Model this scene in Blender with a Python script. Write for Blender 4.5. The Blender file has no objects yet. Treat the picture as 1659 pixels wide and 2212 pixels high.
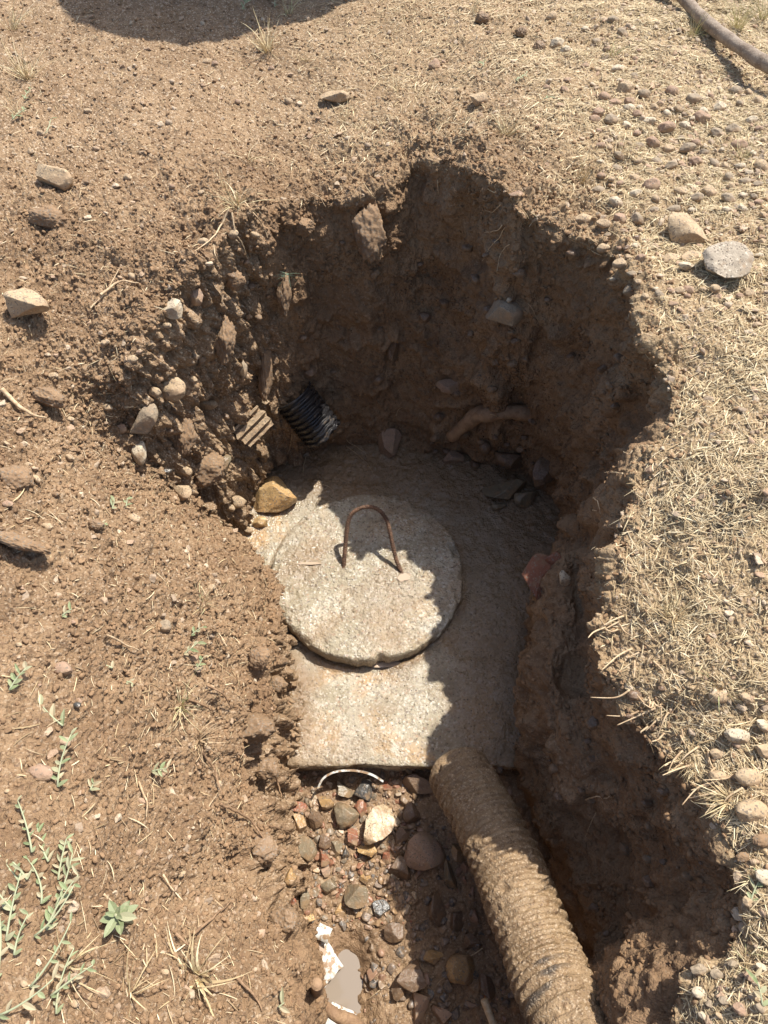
import bpy, math, random
import numpy as np
from mathutils import Vector, Matrix

R = math.radians
random.seed(7)
rng = np.random.default_rng(11)

# ------------------------------------------------------------------ camera, sky, sun, exposure
scene = bpy.context.scene
CAM_Z, PITCH, FOC = 1.70, R(55.0), 1579.5          # metres above the concrete, tilt, focal length in photo pixels
cam_data = bpy.data.cameras.new('camera')
cam = bpy.data.objects.new('camera', cam_data)
scene.collection.objects.link(cam)
cam.location = (0, 0, CAM_Z)
cam.rotation_euler = (R(90) - PITCH, 0, 0)
cam_data.sensor_fit = 'VERTICAL'
cam_data.sensor_height = 36
cam_data.angle = R(70.0)
cam_data.clip_start = 0.02
cam_data.clip_end = 500
scene.camera = cam

SUNV = Vector((0.39, 0.305, 1.0))                  # towards the sun
world = bpy.data.worlds.new('World'); scene.world = world
world.use_nodes = True
wn = world.node_tree
sky = wn.nodes.new('ShaderNodeTexSky'); sky.sky_type = 'NISHITA'; sky.sun_disc = False
sky.sun_elevation = math.atan2(1.0, math.hypot(SUNV.x, SUNV.y))
sky.sun_rotation = math.atan2(SUNV.x, SUNV.y)
bg = wn.nodes['Background']; bg.inputs[1].default_value = 0.14; sky.dust_density = 2.5; sky.ozone_density = 0.7
wn.links.new(sky.outputs[0], bg.inputs[0])
sd = bpy.data.lights.new('sun', 'SUN'); sd.energy = 4.9; sd.angle = R(0.55); sd.color = (1.0, 0.955, 0.88)
sun = bpy.data.objects.new('sun', sd); scene.collection.objects.link(sun)
sun.rotation_euler = SUNV.to_track_quat('Z', 'Y').to_euler()
sun.location = (3, 2.5, 8)
scene.view_settings.view_transform = 'Standard'
scene.view_settings.look = 'None'
scene.view_settings.exposure = 0.53
scene.view_settings.gamma = 1.0
scene.cycles.max_bounces = 6
scene.cycles.diffuse_bounces = 4

COL = scene.collection

# ------------------------------------------------------------------ maths helpers
cp, sp = math.cos(PITCH), math.sin(PITCH)
def P(u, v, z):
    """point of height z seen at photo pixel (u, v) of a 1659 x 2212 picture"""
    a, b = (u - 829.5) / FOC, (v - 1106.0) / FOC
    d = np.array([a, cp - b * sp, -sp - b * cp])
    t = (z - CAM_Z) / d[2]
    return np.array([d[0] * t, d[1] * t, z])
def project(V):
    x, y, dz = V[..., 0], V[..., 1], CAM_Z - V[..., 2]
    zc = y * cp + dz * sp
    return 829.5 + x / zc * FOC, 1106.0 + (dz * cp - y * sp) / zc * FOC, zc

U32 = np.uint32
def _hash(ix, iy, iz, seed):
    h = ix.astype(U32) * U32(73856093) ^ iy.astype(U32) * U32(19349663) ^ iz.astype(U32) * U32(83492791) ^ U32(seed * 2654435761 & 0xffffffff)
    h ^= h >> U32(13); h *= U32(1274126177); h ^= h >> U32(16); h *= U32(2246822519); h ^= h >> U32(13)
    return h
def gnoise(Q, scale, seed=0, stretch=None):
    """gradient noise, about -1..1"""
    q = (Q * np.float32(scale)).astype(np.float32)
    if stretch is not None: q = q * np.array(stretch, np.float32)
    q = q + np.float32(100.37)
    i = np.floor(q); f = q - i; i = i.astype(np.int64)
    w = f * f * f * (f * (f * 6 - 15) + 10)
    out = 0
    for dx in (0, 1):
        wx = w[:, 0] if dx else 1 - w[:, 0]
        for dy in (0, 1):
            wy = w[:, 1] if dy else 1 - w[:, 1]
            for dz in (0, 1):
                wz = w[:, 2] if dz else 1 - w[:, 2]
                h = _hash(i[:, 0] + dx, i[:, 1] + dy, i[:, 2] + dz, seed)
                g = ((h & U32(1023)).astype(np.float32) / 511.5 - 1) * (f[:, 0] - dx) \
                  + (((h >> U32(10)) & U32(1023)).astype(np.float32) / 511.5 - 1) * (f[:, 1] - dy) \
                  + (((h >> U32(20)) & U32(1023)).astype(np.float32) / 511.5 - 1) * (f[:, 2] - dz)
                out = out + g * wx * wy * wz
    return out * 1.4
def fbm(Q, scale, octs=4, seed=0, gain=0.5, stretch=None):
    out = 0; a = 1.0
    for k in range(octs):
        out = out + a * gnoise(Q, scale * 2.03 ** k, seed + k * 17, stretch); a *= gain
    return out
def crumbs(Q, cell, seed=0, density=1.0):
    """height (in metres) of round crumbs of soil, one per cell, seen on surface points Q"""
    q = (Q / cell + 57.3).astype(np.float32)
    b = np.floor(q - 0.5).astype(np.int64)
    out = np.zeros(len(Q), np.float32)
    for dx in (0, 1):
        for dy in (0, 1):
            for dz in (0, 1):
                ix, iy, iz = b[:, 0] + dx, b[:, 1] + dy, b[:, 2] + dz
                h = _hash(ix, iy, iz, seed)
                cx = ix + (h & U32(255)).astype(np.float32) / 255
                cy = iy + ((h >> U32(8)) & U32(255)).astype(np.float32) / 255
                cz = iz + ((h >> U32(16)) & U32(255)).astype(np.float32) / 255
                s = ((h >> U32(24)) & U32(255)).astype(np.float32) / 255
                r = np.where(s < density, 0.2 + 0.3 * s / max(density, 1e-3), 0)
                d2 = (q[:, 0] - cx) ** 2 + (q[:, 1] - cy) ** 2 + (q[:, 2] - cz) ** 2
                out = np.maximum(out, np.sqrt(np.maximum(r * r - d2, 0)))
    return out * cell
def sstep(a, b, x):
    t = np.clip((x - a) / (b - a), 0, 1); return t * t * (3 - 2 * t)

# ------------------------------------------------------------------ mesh helpers
def np_mesh(name, V, F, smooth=True, attrs=None):
    """V (n,3), F (m,k) faces of one size k, or list of such arrays"""
    me = bpy.data.meshes.new(name)
    Fs = F if isinstance(F, list) else [F]
    V = np.ascontiguousarray(V, np.float32)
    me.vertices.add(len(V)); me.vertices.foreach_set('co', V.ravel())
    loops = np.concatenate([f.ravel() for f in Fs]).astype(np.int32)
    tot = np.concatenate([np.full(len(f), f.shape[1], np.int32) for f in Fs])
    start = np.concatenate([[0], np.cumsum(tot)[:-1]]).astype(np.int32)
    me.loops.add(len(loops)); me.loops.foreach_set('vertex_index', loops)
    me.polygons.add(len(tot)); me.polygons.foreach_set('loop_start', start); me.polygons.foreach_set('loop_total', tot)
    me.polygons.foreach_set('use_smooth', np.full(len(tot), smooth, bool))
    me.update(calc_edges=True)
    for k, a in (attrs or {}).items():
        at = me.attributes.new(k, 'FLOAT_COLOR', 'POINT')
        c = np.ones((len(V), 4), np.float32); c[:, :a.shape[1]] = a
        at.data.foreach_set('color', c.ravel())
    return me
def link(name, me, mat, parent=None, loc=None):
    o = bpy.data.objects.new(name, me); COL.objects.link(o)
    if mat is not None: me.materials.append(mat)
    if parent is not None: o.parent = parent
    if loc is not None: o.location = loc
    return o
def tag(o, label=None, cat=None, group=None, kind=None):
    if label: o['label'] = label
    if cat: o['category'] = cat
    if group: o['group'] = group
    if kind: o['kind'] = kind
    return o
def empty(name, loc):
    o = bpy.data.objects.new(name, None); o.empty_display_size = 0.02
    COL.objects.link(o); o.location = loc; return o
def grid_faces(nr, nc, wrap=False):
    r = np.arange(nr - 1)[:, None]; c = np.arange(nc if wrap else nc - 1)[None, :]
    c2 = (c + 1) % nc
    return np.stack([r * nc + c, r * nc + c2, (r + 1) * nc + c2, (r + 1) * nc + c], -1).reshape(-1, 4)
def catmull(Pt, t, closed=False):
    """Pt (n,k), t array of parameters in index units"""
    n = len(Pt); i = np.floor(t).astype(int); f = (t - i)[:, None]
    def g(j): return Pt[j % n] if closed else Pt[np.clip(j, 0, n - 1)]
    a, b, c, d = g(i - 1), g(i), g(i + 1), g(i + 2)
    return 0.5 * (2 * b + (c - a) * f + (2 * a - 5 * b + 4 * c - d) * f ** 2 + (3 * b - a - 3 * c + d) * f ** 3)
def frames(C):
    T = np.gradient(C, axis=0); T /= np.linalg.norm(T, axis=1)[:, None] + 1e-9
    N = np.zeros_like(T); n = np.cross(T[0], [0.13, 0.31, 0.94]); n /= np.linalg.norm(n)
    for k in range(len(T)):
        n = n - T[k] * np.dot(n, T[k]); n /= np.linalg.norm(n) + 1e-9; N[k] = n
    return T, N, np.cross(T, N)
def tube(C, rad, seg=8, cap=True):
    """C (n,3), rad (n,) or (n,seg): returns V, [quads, caps]"""
    C = np.asarray(C, float); n = len(C)
    rad = np.asarray(rad, float)
    if rad.ndim == 0: rad = np.full(n, float(rad))
    if rad.ndim == 1: rad = rad[:, None].repeat(seg, 1)
    T, N, B = frames(C)
    a = np.linspace(0, 2 * np.pi, seg, endpoint=False)
    V = C[:, None] + rad[..., None] * (np.cos(a)[None, :, None] * N[:, None] + np.sin(a)[None, :, None] * B[:, None])
    V = V.reshape(-1, 3); F = [grid_faces(n, seg, True)]
    if cap:
        V = np.vstack([V, C[0], C[-1]])
        k = np.arange(seg); k2 = (k + 1) % seg; m = n * seg
        F.append(np.vstack([np.stack([k2, k, np.full(seg, m)], 1), np.stack([k + m - seg, k2 + m - seg, np.full(seg, m + 1)], 1)]))
    return V, F
class Batch:
    def __init__(s): s.V = []; s.F = {}; s.n = 0; s.A = []
    def add(s, V, Fs, col=None):
        for f in (Fs if isinstance(Fs, list) else [Fs]):
            s.F.setdefault(f.shape[1], []).append(f + s.n)
        s.V.append(V); s.n += len(V)
        s.A.append(np.tile(np.array(col if col is not None else (1, 1, 1), float), (len(V), 1)))
    def build(s, name, mat, parent=None, smooth=True, loc=None):
        V = np.vstack(s.V)
        if loc is not None: V = V - np.array(loc)
        me = np_mesh(name, V, [np.vstack(f) for f in s.F.values()], smooth, {'tint': np.vstack(s.A)})
        return link(name, me, mat, parent, loc)

# icospheres
def ico(sub):
    t = (1 + 5 ** .5) / 2
    V = [(-1, t, 0), (1, t, 0), (-1, -t, 0), (1, -t, 0), (0, -1, t), (0, 1, t), (0, -1, -t), (0, 1, -t), (t, 0, -1), (t, 0, 1), (-t, 0, -1), (-t, 0, 1)]
    F = [(0, 11, 5), (0, 5, 1), (0, 1, 7), (0, 7, 10), (0, 10, 11), (1, 5, 9), (5, 11, 4), (11, 10, 2), (10, 7, 6), (7, 1, 8), (3, 9, 4), (3, 4, 2), (3, 2, 6), (3, 6, 8), (3, 8, 9), (4, 9, 5), (2, 4, 11), (6, 2, 10), (8, 6, 7), (9, 8, 1)]
    V = [np.array(v) / np.linalg.norm(v) for v in V]
    for _ in range(sub):
        mid = {}; G = []
        def m(a, b):
            k = (min(a, b), max(a, b))
            if k not in mid:
                p = V[a] + V[b]; V.append(p / np.linalg.norm(p)); mid[k] = len(V) - 1
            return mid[k]
        for a, b, c in F:
            x, y, z = m(a, b), m(b, c), m(c, a)
            G += [(a, x, z), (b, y, x), (c, z, y), (x, y, z)]
        F = G
    return np.array(V), np.array(F)
ICO = {k: ico(k) for k in (0, 1, 2, 3, 4)}
def rock_verts(sub, seed, angular=0.6, rough=0.06, cuts=11, crumbly=False):
    """unit rock: sphere cut by random planes, then roughened"""
    g = np.random.default_rng(seed)
    V, F = ICO[sub]; V = V.copy()
    for _ in range(cuts):
        n = g.normal(size=3); n /= np.linalg.norm(n)
        d = 1 - angular * g.uniform(0.25, 0.75)
        V -= np.maximum(V @ n - d, 0)[:, None] * n
    off = g.uniform(0, 50, 3)
    V = V * (1 + rough * fbm(V + off, 1.3, 3 if sub > 2 else 2, seed)[:, None] * 1.3)
    if sub >= 3: V = V * (1 + rough * 0.35 * gnoise(V + off, 9, seed + 5)[:, None])
    if crumbly: V = V * (1 + .10 * fbm(V + off, 6, 3, seed + 8) + 1.1 * crumbs((V + off).astype(np.float32), .22, seed, .8) + .8 * crumbs((V + off).astype(np.float32), .11, seed + 1, .9))[:, None]
    V -= (V.max(0) + V.min(0)) / 2
    V /= (V.max(0) - V.min(0))                       # unit box
    return V, F
def rotm(rx, ry, rz):
    return np.array((Matrix.Rotation(rz, 3, 'Z') @ Matrix.Rotation(ry, 3, 'Y') @ Matrix.Rotation(rx, 3, 'X')))

# ------------------------------------------------------------------ material helpers
class NT:
    def __init__(s, name):
        s.m = bpy.data.materials.new(name); s.m.use_nodes = True
        s.t = s.m.node_tree; s.b = s.t.nodes['Principled BSDF']
        s.co = s.n('ShaderNodeTexCoord').outputs['Object']
    def n(s, typ, **kw):
        nd = s.t.nodes.new(typ)
        for k, v in kw.items(): setattr(nd, k, v)
        return nd
    def set(s, sock, val):
        if isinstance(val, bpy.types.NodeSocket): s.t.links.new(val, sock)
        else: sock.default_value = val
    def noise(s, scale, detail=4, rough=0.55, dist=0.0, co=None):
        nd = s.n('ShaderNodeTexNoise'); s.set(nd.inputs['Vector'], co or s.co)
        nd.inputs['Scale'].default_value = scale; nd.inputs['Detail'].default_value = detail
        nd.inputs['Roughness'].default_value = rough; nd.inputs['Distortion'].default_value = dist
        return nd.outputs['Fac']
    def vor(s, scale, feature='F1', out='Distance', rnd=1.0, co=None):
        nd = s.n('ShaderNodeTexVoronoi', feature=feature); s.set(nd.inputs['Vector'], co or s.co)
        nd.inputs['Scale'].default_value = scale; nd.inputs['Randomness'].default_value = rnd
        return nd.outputs[out]
    def ramp(s, fac, a, b, ca=(0, 0, 0, 1), cb=(1, 1, 1, 1)):
        nd = s.n('ShaderNodeMapRange', interpolation_type='SMOOTHSTEP'); s.set(nd.inputs['Value'], fac)
        nd.inputs['From Min'].default_value = a; nd.inputs['From Max'].default_value = b
        return nd.outputs[0]
    def mix(s, fac, a, b, mode='MIX'):
        nd = s.n('ShaderNodeMix', data_type='RGBA', blend_type=mode); s.set(nd.inputs[0], fac)
        for i, c in ((6, a), (7, b)):
            if isinstance(c, tuple): c = (*c[:3], 1)
            s.set(nd.inputs[i], c)
        return nd.outputs[2]
    def math(s, op, a, b=0.0, clamp=False):
        nd = s.n('ShaderNodeMath', operation=op, use_clamp=clamp); s.set(nd.inputs[0], a); s.set(nd.inputs[1], b); return nd.outputs[0]
    def bump(s, h, strength, dist, prev=None):
        nd = s.n('ShaderNodeBump'); s.set(nd.inputs['Height'], h); nd.inputs['Strength'].default_value = strength
        nd.inputs['Distance'].default_value = dist
        if prev is not None: s.t.links.new(prev, nd.inputs['Normal'])
        return nd.outputs[0]
    def attr(s, name):
        nd = s.n('ShaderNodeAttribute', attribute_name=name); return nd
    def sep(s, c):
        nd = s.n('ShaderNodeSeparateColor'); s.set(nd.inputs[0], c); return nd.outputs
    def out(s, color=None, rough=None, normal=None, spec=None, **kw):
        if color is not None: s.set(s.b.inputs['Base Color'], color if not isinstance(color, tuple) else (*color[:3], 1))
        if rough is not None: s.set(s.b.inputs['Roughness'], rough)
        if normal is not None: s.set(s.b.inputs['Normal'], normal)
        if spec is not None: s.set(s.b.inputs['Specular IOR Level'], spec)
        for k, v in kw.items(): s.set(s.b.inputs[k], v)
        return s.m

# ---- soil
def soil_material():
    s = NT('soil')
    a = s.sep(s.attr('zone').outputs['Color'])       # R moist, G straw dust, B wet gloss
    n1 = s.noise(9, 5, 0.6); n2 = s.noise(70, 4, 0.65); n3 = s.noise(420, 3, 0.7)
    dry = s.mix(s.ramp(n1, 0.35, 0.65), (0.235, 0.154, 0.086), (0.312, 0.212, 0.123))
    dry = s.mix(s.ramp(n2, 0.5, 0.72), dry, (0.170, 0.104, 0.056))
    moist_shade = s.mix(s.ramp(n1, 0.35, 0.65), (0.205, 0.124, 0.066), (0.285, 0.182, 0.100))
    moist_shade = s.mix(s.ramp(n2, 0.52, 0.70), moist_shade, (0.150, 0.090, 0.047))
    c = s.mix(a[0], dry, moist_shade)
    c = s.mix(s.math('MULTIPLY', a[1], 0.45), c, (0.46, 0.35, 0.20))
    g = s.vor(330, out='Color')                      # grains of different colours
    gs = s.sep(g)
    c = s.mix(s.math('MULTIPLY', s.ramp(gs[0], 0.80, 0.92), s.math('SUBTRACT', 1.0, s.math('MULTIPLY', a[0], .9))), c, s.mix(0.55, c, (0.62, 0.50, 0.36)))
    c = s.mix(s.ramp(gs[1], 0.86, 0.95), c, s.mix(0.5, c, (0.14, 0.08, 0.05)))
    rough = s.math('SUBTRACT', 0.93, s.math('MULTIPLY', a[2], 0.52))
    b = s.bump(n3, 0.9, 0.0022)
    b = s.bump(s.vor(260), -0.8 if False else 0.8, 0.0016, b)
    b = s.bump(s.noise(120, 3, 0.6), 0.8, 0.005, b)
    return s.out(c, rough, b, 0.35)
M = {}
M['soil'] = soil_material()

def rock_material(name, base, dark, light, spot=(0.19, 0.15, 0.11), mud=0.35, rough=0.8, sc=1.0, mudc=(0.31, 0.21, 0.125)):
    s = NT(name)
    n1 = s.noise(14 * sc, 4, 0.6); n2 = s.noise(160 * sc, 3, 0.7)
    c = s.mix(s.ramp(n1, 0.35, 0.65), base, dark)
    c = s.mix(s.ramp(n2, 0.55, 0.7), c, light)
    c = s.mix(s.ramp(s.sep(s.vor(420 * sc, out='Color'))[0], 0.84, 0.92), c, spot)
    c = s.mix(s.math('MULTIPLY', s.ramp(s.noise(30 * sc, 5, 0.65), 0.62 - 0.3 * mud, 0.66), min(1, mud * 2)), c, mudc)
    b = s.bump(n2, 0.55, 0.002); b = s.bump(s.noise(45 * sc, 4, 0.6), 0.6, 0.006, b)
    return s.out(c, rough, b, 0.4)
M['tan'] = rock_material('tan_stone', (0.42, 0.31, 0.19), (0.34, 0.235, 0.14), (0.52, 0.41, 0.27))
M['grey'] = rock_material('grey_stone', (0.30, 0.235, 0.16), (0.22, 0.17, 0.115), (0.42, 0.335, 0.235), mud=0.55)
M['pale'] = rock_material('pale_stone', (0.50, 0.42, 0.30), (0.41, 0.33, 0.225), (0.58, 0.50, 0.38), mud=0.5)
M['granite'] = rock_material('granite_stone', (0.37, 0.31, 0.235), (0.27, 0.22, 0.16), (0.53, 0.46, 0.36), spot=(0.12, 0.095, 0.07), mud=0.3, sc=1.0)
M['pink'] = rock_material('pinkish_stone', (0.34, 0.225, 0.15), (0.27, 0.17, 0.11), (0.43, 0.31, 0.215), mud=0.5)
M['wet_tan'] = rock_material('wet_tan_stone', (0.50, 0.34, 0.16), (0.40, 0.24, 0.10), (0.58, 0.44, 0.26), mud=0.0, rough=0.35)
M['wet_grey'] = rock_material('wet_grey_stone', (0.21, 0.17, 0.11), (0.13, 0.11, 0.075), (0.32, 0.265, 0.185), mud=0.7, rough=0.35, mudc=(.27, .18, .10))
M['wet_red'] = rock_material('wet_red_stone', (0.27, 0.105, 0.06), (0.20, 0.085, 0.05), (0.35, 0.18, 0.115), mud=0.65, rough=0.32)
M['wet_ochre'] = rock_material('wet_ochre_stone', (0.36, 0.225, 0.10), (0.27, 0.155, 0.065), (0.47, 0.35, 0.20), mud=0.65, rough=0.35)
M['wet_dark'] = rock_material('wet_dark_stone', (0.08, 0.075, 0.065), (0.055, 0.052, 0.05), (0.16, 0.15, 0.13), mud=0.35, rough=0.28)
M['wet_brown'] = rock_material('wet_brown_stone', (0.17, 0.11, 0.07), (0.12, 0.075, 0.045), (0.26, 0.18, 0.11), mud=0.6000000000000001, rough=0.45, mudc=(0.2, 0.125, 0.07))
M['wet_white'] = rock_material('wet_quartz_stone', (0.52, 0.42, 0.28), (0.42, 0.29, 0.16), (0.62, 0.56, 0.44), mud=0.6000000000000001, rough=0.35)
M['brick'] = rock_material('brick_red_fired_clay', (0.20, 0.078, 0.044), (0.16, 0.06, 0.035), (0.26, 0.12, 0.075), mud=0.45, rough=0.7, mudc=(0.2, 0.12, 0.07))
M['clod'] = rock_material('dry_soil_clod', (0.26, 0.168, 0.096), (0.20, 0.125, 0.070), (0.33, 0.225, 0.134), mud=0.0, rough=0.95)
M['mudclod'] = rock_material('damp_soil_clod', (0.235, 0.152, 0.086), (0.18, 0.112, 0.062), (0.30, 0.205, 0.12), mud=0.0, rough=0.6)

# ------------------------------------------------------------------ the ground with the pit: one lofted sheet
# stations clockwise from the lower right; each: rim, two wall points, foot, and outer ground point
def W(x, y, z): return np.array([x, y, z], float)
ST = []
def st(rim, foot, outer, a=None, b=None):
    r = P(*rim) if isinstance(rim, tuple) else rim
    f = P(*foot) if isinstance(foot, tuple) else foot
    f = f.copy()
    o = P(*outer) if isinstance(outer, tuple) else outer
    A = (r * 0.67 + f * 0.33) if a is None else (P(*a) if isinstance(a, tuple) else a)
    B = (r * 0.33 + f * 0.67) if b is None else (P(*b) if isinstance(b, tuple) else b)
    ST.append(np.concatenate([r, A, B, f, o]))
G = 0.85
st(W(0.30, -0.75, .72), W(.22, -0.7, -.2), W(0.6, -1.5, .8))
st(W(0.36, -0.45, .74), W(.30, -0.45, -.2), W(1.0, -1.0, .82))
st(W(0.36, -0.12, .53), W(.30, -0.15, -.2), W(1.1, -.35, .61), a=W(.33, -.12, .4))
st((1455, 2190, .52), W(.34, .02, -.18), (1800, 2290, .61), a=W(.345, .04, .35))
st((1530, 2100, .55), W(.345, .08, -.18), (1760, 2130, .62), a=W(.375, .08, .3))
st((1600, 2005, .58), W(.36, .13, -.18), (1740, 2010, .63), a=W(.44, .13, .35))
st((1590, 1880, .60), W(.365, .18, -.17), (1740, 1900, .63), a=W(.46, .18, .35))
st((1525, 1745, .60), W(.365, .27, -.15), (1740, 1760, .64), a=W(.45, .26, .36))
st((1460, 1660, .585), W(.35, .34, -.14), (1740, 1650, .65), a=W(.42, .33, .40), b=W(.34, .36, .2))
st((1370, 1570, .60), W(.34, .43, -.12), (1740, 1540, .675), a=W(.39, .42, .38), b=W(.325, .42, .28))
st((1300, 1470, .65), W(.31, .50, -.06), (1740, 1450, .705), a=W(.36, .50, .40), b=W(.30, .50, .33))
st((1282, 1380, .675), W(.33, .62, -.03), (1740, 1360, .725), a=W(.385, .57, .38), b=W(.305, .60, .34))
st((1304, 1290, .705), W(.355, .74, -.03), (1740, 1250, .76), a=W(.405, .68, .40), b=W(.325, .69, .34))
st((1322, 1190, .735), W(.385, .86, -.03), (1740, 1130, .79), a=W(.415, .78, .44), b=W(.350, .80, .34))
st((1342, 1090, .755), W(.43, .96, -.03), (1740, 1000, .85), a=W(.415, .86, .48), b=W(.42, .92, .2))
st((1400, 970, .78), W(.46, 1.03, -.03), (1740, 880, .85))
st((1442, 880, .81), W(.48, 1.09, -.03), (1740, 760, .85), a=W(.48, .9, .55))
st((1430, 780, .825), W(.485, 1.15, -.03), (1740, 640, .85))
st((1380, 680, .85), W(.475, 1.21, -.03), (1745, 500, .85))
st((1370, 600, .85), W(.46, 1.27, -.03), (1750, 350, .85))
st((1290, 525, .85), W(.42, 1.32, -.03), (1760, 200, .85))
st((1200, 492, .85), W(.37, 1.35, -.03), (1760, 40, .85))
st((1120, 455, .89), W(.30, 1.36, -.03), W(1.15, 2.5, .86))
st((1085, 400, .90), W(.25, 1.38, -.03), W(.85, 2.55, .86))
st((1025, 368, .885), W(.19, 1.40, -.03), W(.6, 2.6, .86), a=W(.19, 1.50, .55))
st((960, 348, .83), W(.12, 1.41, -.03), W(.38, 2.6, .86), a=W(.12, 1.54, .52))
st((892, 362, .78), W(.05, 1.42, -.03), W(.15, 2.6, .86), a=W(.05, 1.52, .52))
st((845, 405, .77), W(-.01, 1.43, -.03), W(-.05, 2.6, .86), a=W(-.01, 1.50, .5))
st((770, 425, .76), W(-.08, 1.43, -.03), W(-.25, 2.6, .86))
st((690, 432, .76), W(-.16, 1.42, -.03), W(-.5, 2.6, .86))
st((620, 432, .79), W(-.235, 1.40, -.03), W(-.75, 2.55, .86))
st((560, 445, .83), W(-.29, 1.37, -.03), W(-1.0, 2.5, .86))
st((500, 478, .83), W(-.335, 1.33, -.03), W(-1.2, 2.3, .86))
st((455, 545, .82), W(-.36, 1.28, -.03), (-110, 40, .86))
st((400, 600, .82), W(-.375, 1.23, -.03), (-100, 180, .86))
st((345, 665, .80), W(-.385, 1.18, -.03), (-95, 320, .86))
st((302, 745, .77), W(-.395, 1.13, -.03), (-90, 450, .85), b=W(-.42, 1.09, .30))
st((280, 830, .71), W(-.40, 1.09, -.03), (-90, 580, .85), b=W(-.44, 1.06, .27))
st((296, 930, .60), W(-.395, 1.05, -.03), (-90, 700, .84), b=W(-.43, 1.03, .22))
st((348, 1030, .46), W(-.385, 1.01, -.03), (-90, 820, .83))
st((435, 1098, .30), W(-.36, .97, -.03), (-90, 930, .82))
st((520, 1165, .19), W(-.325, .92, -.03), (-90, 1050, .82))
st((578, 1225, .19), W(-.29, .85, -.03), (-90, 1170, .82))
st((603, 1300, .21), W(-.265, .78, -.03), (-90, 1280, .82))
st((600, 1370, .25), W(-.245, .70, -.03), (-90, 1380, .82))
st((575, 1440, .30), W(-.235, .64, -.03), (-90, 1480, .82))
st((585, 1510, .31), W(-.225, .58, -.03), (-90, 1580, .82))
st((560, 1580, .33), W(-.220, .53, -.03), (-90, 1680, .82))
st((535, 1650, .34), W(-.205, .47, -.06), (-90, 1780, .82))
st((545, 1730, .34), W(-.195, .41, -.10), (-90, 1880, .82))
st((575, 1790, .30), W(-.175, .35, -.12), (-90, 1980, .82))
st((530, 1860, .36), W(-.170, .28, -.14), (-90, 2080, .82))
st((545, 1930, .38), W(-.160, .22, -.15), (-90, 2190, .82))
st((590, 2010, .40), W(-.140, .15, -.17), (-90, 2290, .82))
st((640, 2110, .42), W(-.125, .08, -.17), (-90, 2420, .82))
st((665, 2212, .44), W(-.125, .0, -.18), (-110, 2560, .82))
st(W(-.11, -.12, .46), W(-.13, -.12, -.18), W(-.85, -.5, .82))
st(W(-.12, -.4, .6), W(-.15, -.4, -.18), W(-.9, -1.0, .82))
st(W(-.0, -.75, .7), W(.0, -.72, -.2), W(-.5, -1.5, .8))
ST = np.array(ST); NS = len(ST)

# columns along the loop
seglen = []
for i in range(NS):
    a, b = ST[i], ST[(i + 1) % NS]
    inview = max(project(a[None, :3])[1][0], project(b[None, :3])[1][0]) < 2330
    L = max(np.linalg.norm(b[:3] - a[:3]), 0.5 * np.linalg.norm(b[12:] - a[12:]), 0.8 * np.linalg.norm(b[9:12] - a[9:12]))
    seglen.append(L * (1.0 if inview else 0.2))
seglen = np.array(seglen)
NC = 2500
cum = np.concatenate([[0], np.cumsum(seglen)]) / seglen.sum()
tc = np.interp(np.arange(NC) / NC, cum, np.arange(NS + 1))
D = catmull(ST, tc, True)
cR, cA, cB, cF, cO = (D[:, k:k + 3] for k in (0, 3, 6, 9, 12))
# ragged rim: push the rim in and out
dirO = cO - cR; dirO[:, 2] = 0; dirO /= np.linalg.norm(dirO, axis=1)[:, None] + 1e-9
jag = fbm(cR.astype(np.float32), 11, 4, 3)
cR = cR + dirO * (jag * 0.013)[:, None]
fj = fbm(cF.astype(np.float32), 13, 4, 4) * .022 * sstep(-.1, -.2, cF[:, 0])
cF = cF + dirO * fj[:, None]; cB = cB + dirO * (fj * .7)[:, None]
rows = []; zone = []
def push(p, w_out, wall): rows.append(p); zone.append((w_out, wall))
cen = np.array([0.03, .7, 0])
for fct in (60, 14, 5, 2.2, 1.35):                    # coarse rings out to the horizon
    q = cen + (cO - cen) * fct; q[:, 2] = 0.84; push(q, 1.0, 0.0)
NO = 480
uR, vR, zR_ = project(cR); uO, vO, zO_ = project(cO)
blendpx = (sstep(.25, .5, zO_) * sstep(.25, .5, zR_) * (cO[:, 2] > 0))[:, None]
def onsight(w, zz):
    t = w * np.maximum(zO_, .2) / (w * np.maximum(zO_, .2) + (1 - w) * np.maximum(zR_, .2))
    u_, v_ = uR + (uO - uR) * t, vR + (vO - vR) * t
    a_, b_ = (u_ - 829.5) / FOC, (v_ - 1106.0) / FOC
    d = np.stack([a_, cp - b_ * sp, -sp - b_ * cp], 1); s_ = (zz - CAM_Z) / np.minimum(d[:, 2], -.15)
    return np.stack([d[:, 0] * s_, d[:, 1] * s_, zz], 1)
for k in range(NO):
    w = 1 - (k / NO)
    w = w ** 1.15
    q = cR + (cO - cR) * w
    q[:, 2] = cR[:, 2] + (cO[:, 2] - cR[:, 2]) * (1 - (1 - w) ** 1.5)
    q = q * (1 - blendpx) + onsight(w, q[:, 2]) * blendpx
    push(q, w, 0.0)
NW = 330
ctl = np.stack([cR, cA, cB, cF, cF + (cF - cB) * 0.4 + np.array([0, 0, -.12])])
for k in range(NW):
    t = np.full(NC, 3.25 * k / (NW - 1)); i = int(t[0]); f = t[0] - i
    g = lambda j: ctl[min(max(j, 0), 4)]
    a, b, c, d = g(i - 1), g(i), g(i + 1), g(i + 2)
    if i == 0: a = cR + (cR - cA) * 0.1 + dirO * 0.03
    q = 0.5 * (2 * b + (c - a) * f + (2 * a - 5 * b + 4 * c - d) * f ** 2 + (3 * b - a - 3 * c + d) * f ** 3)
    push(q, 0.0, k / (NW - 1))
NR = len(rows)
S = np.array(rows)                                    # NR x NC x 3
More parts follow.
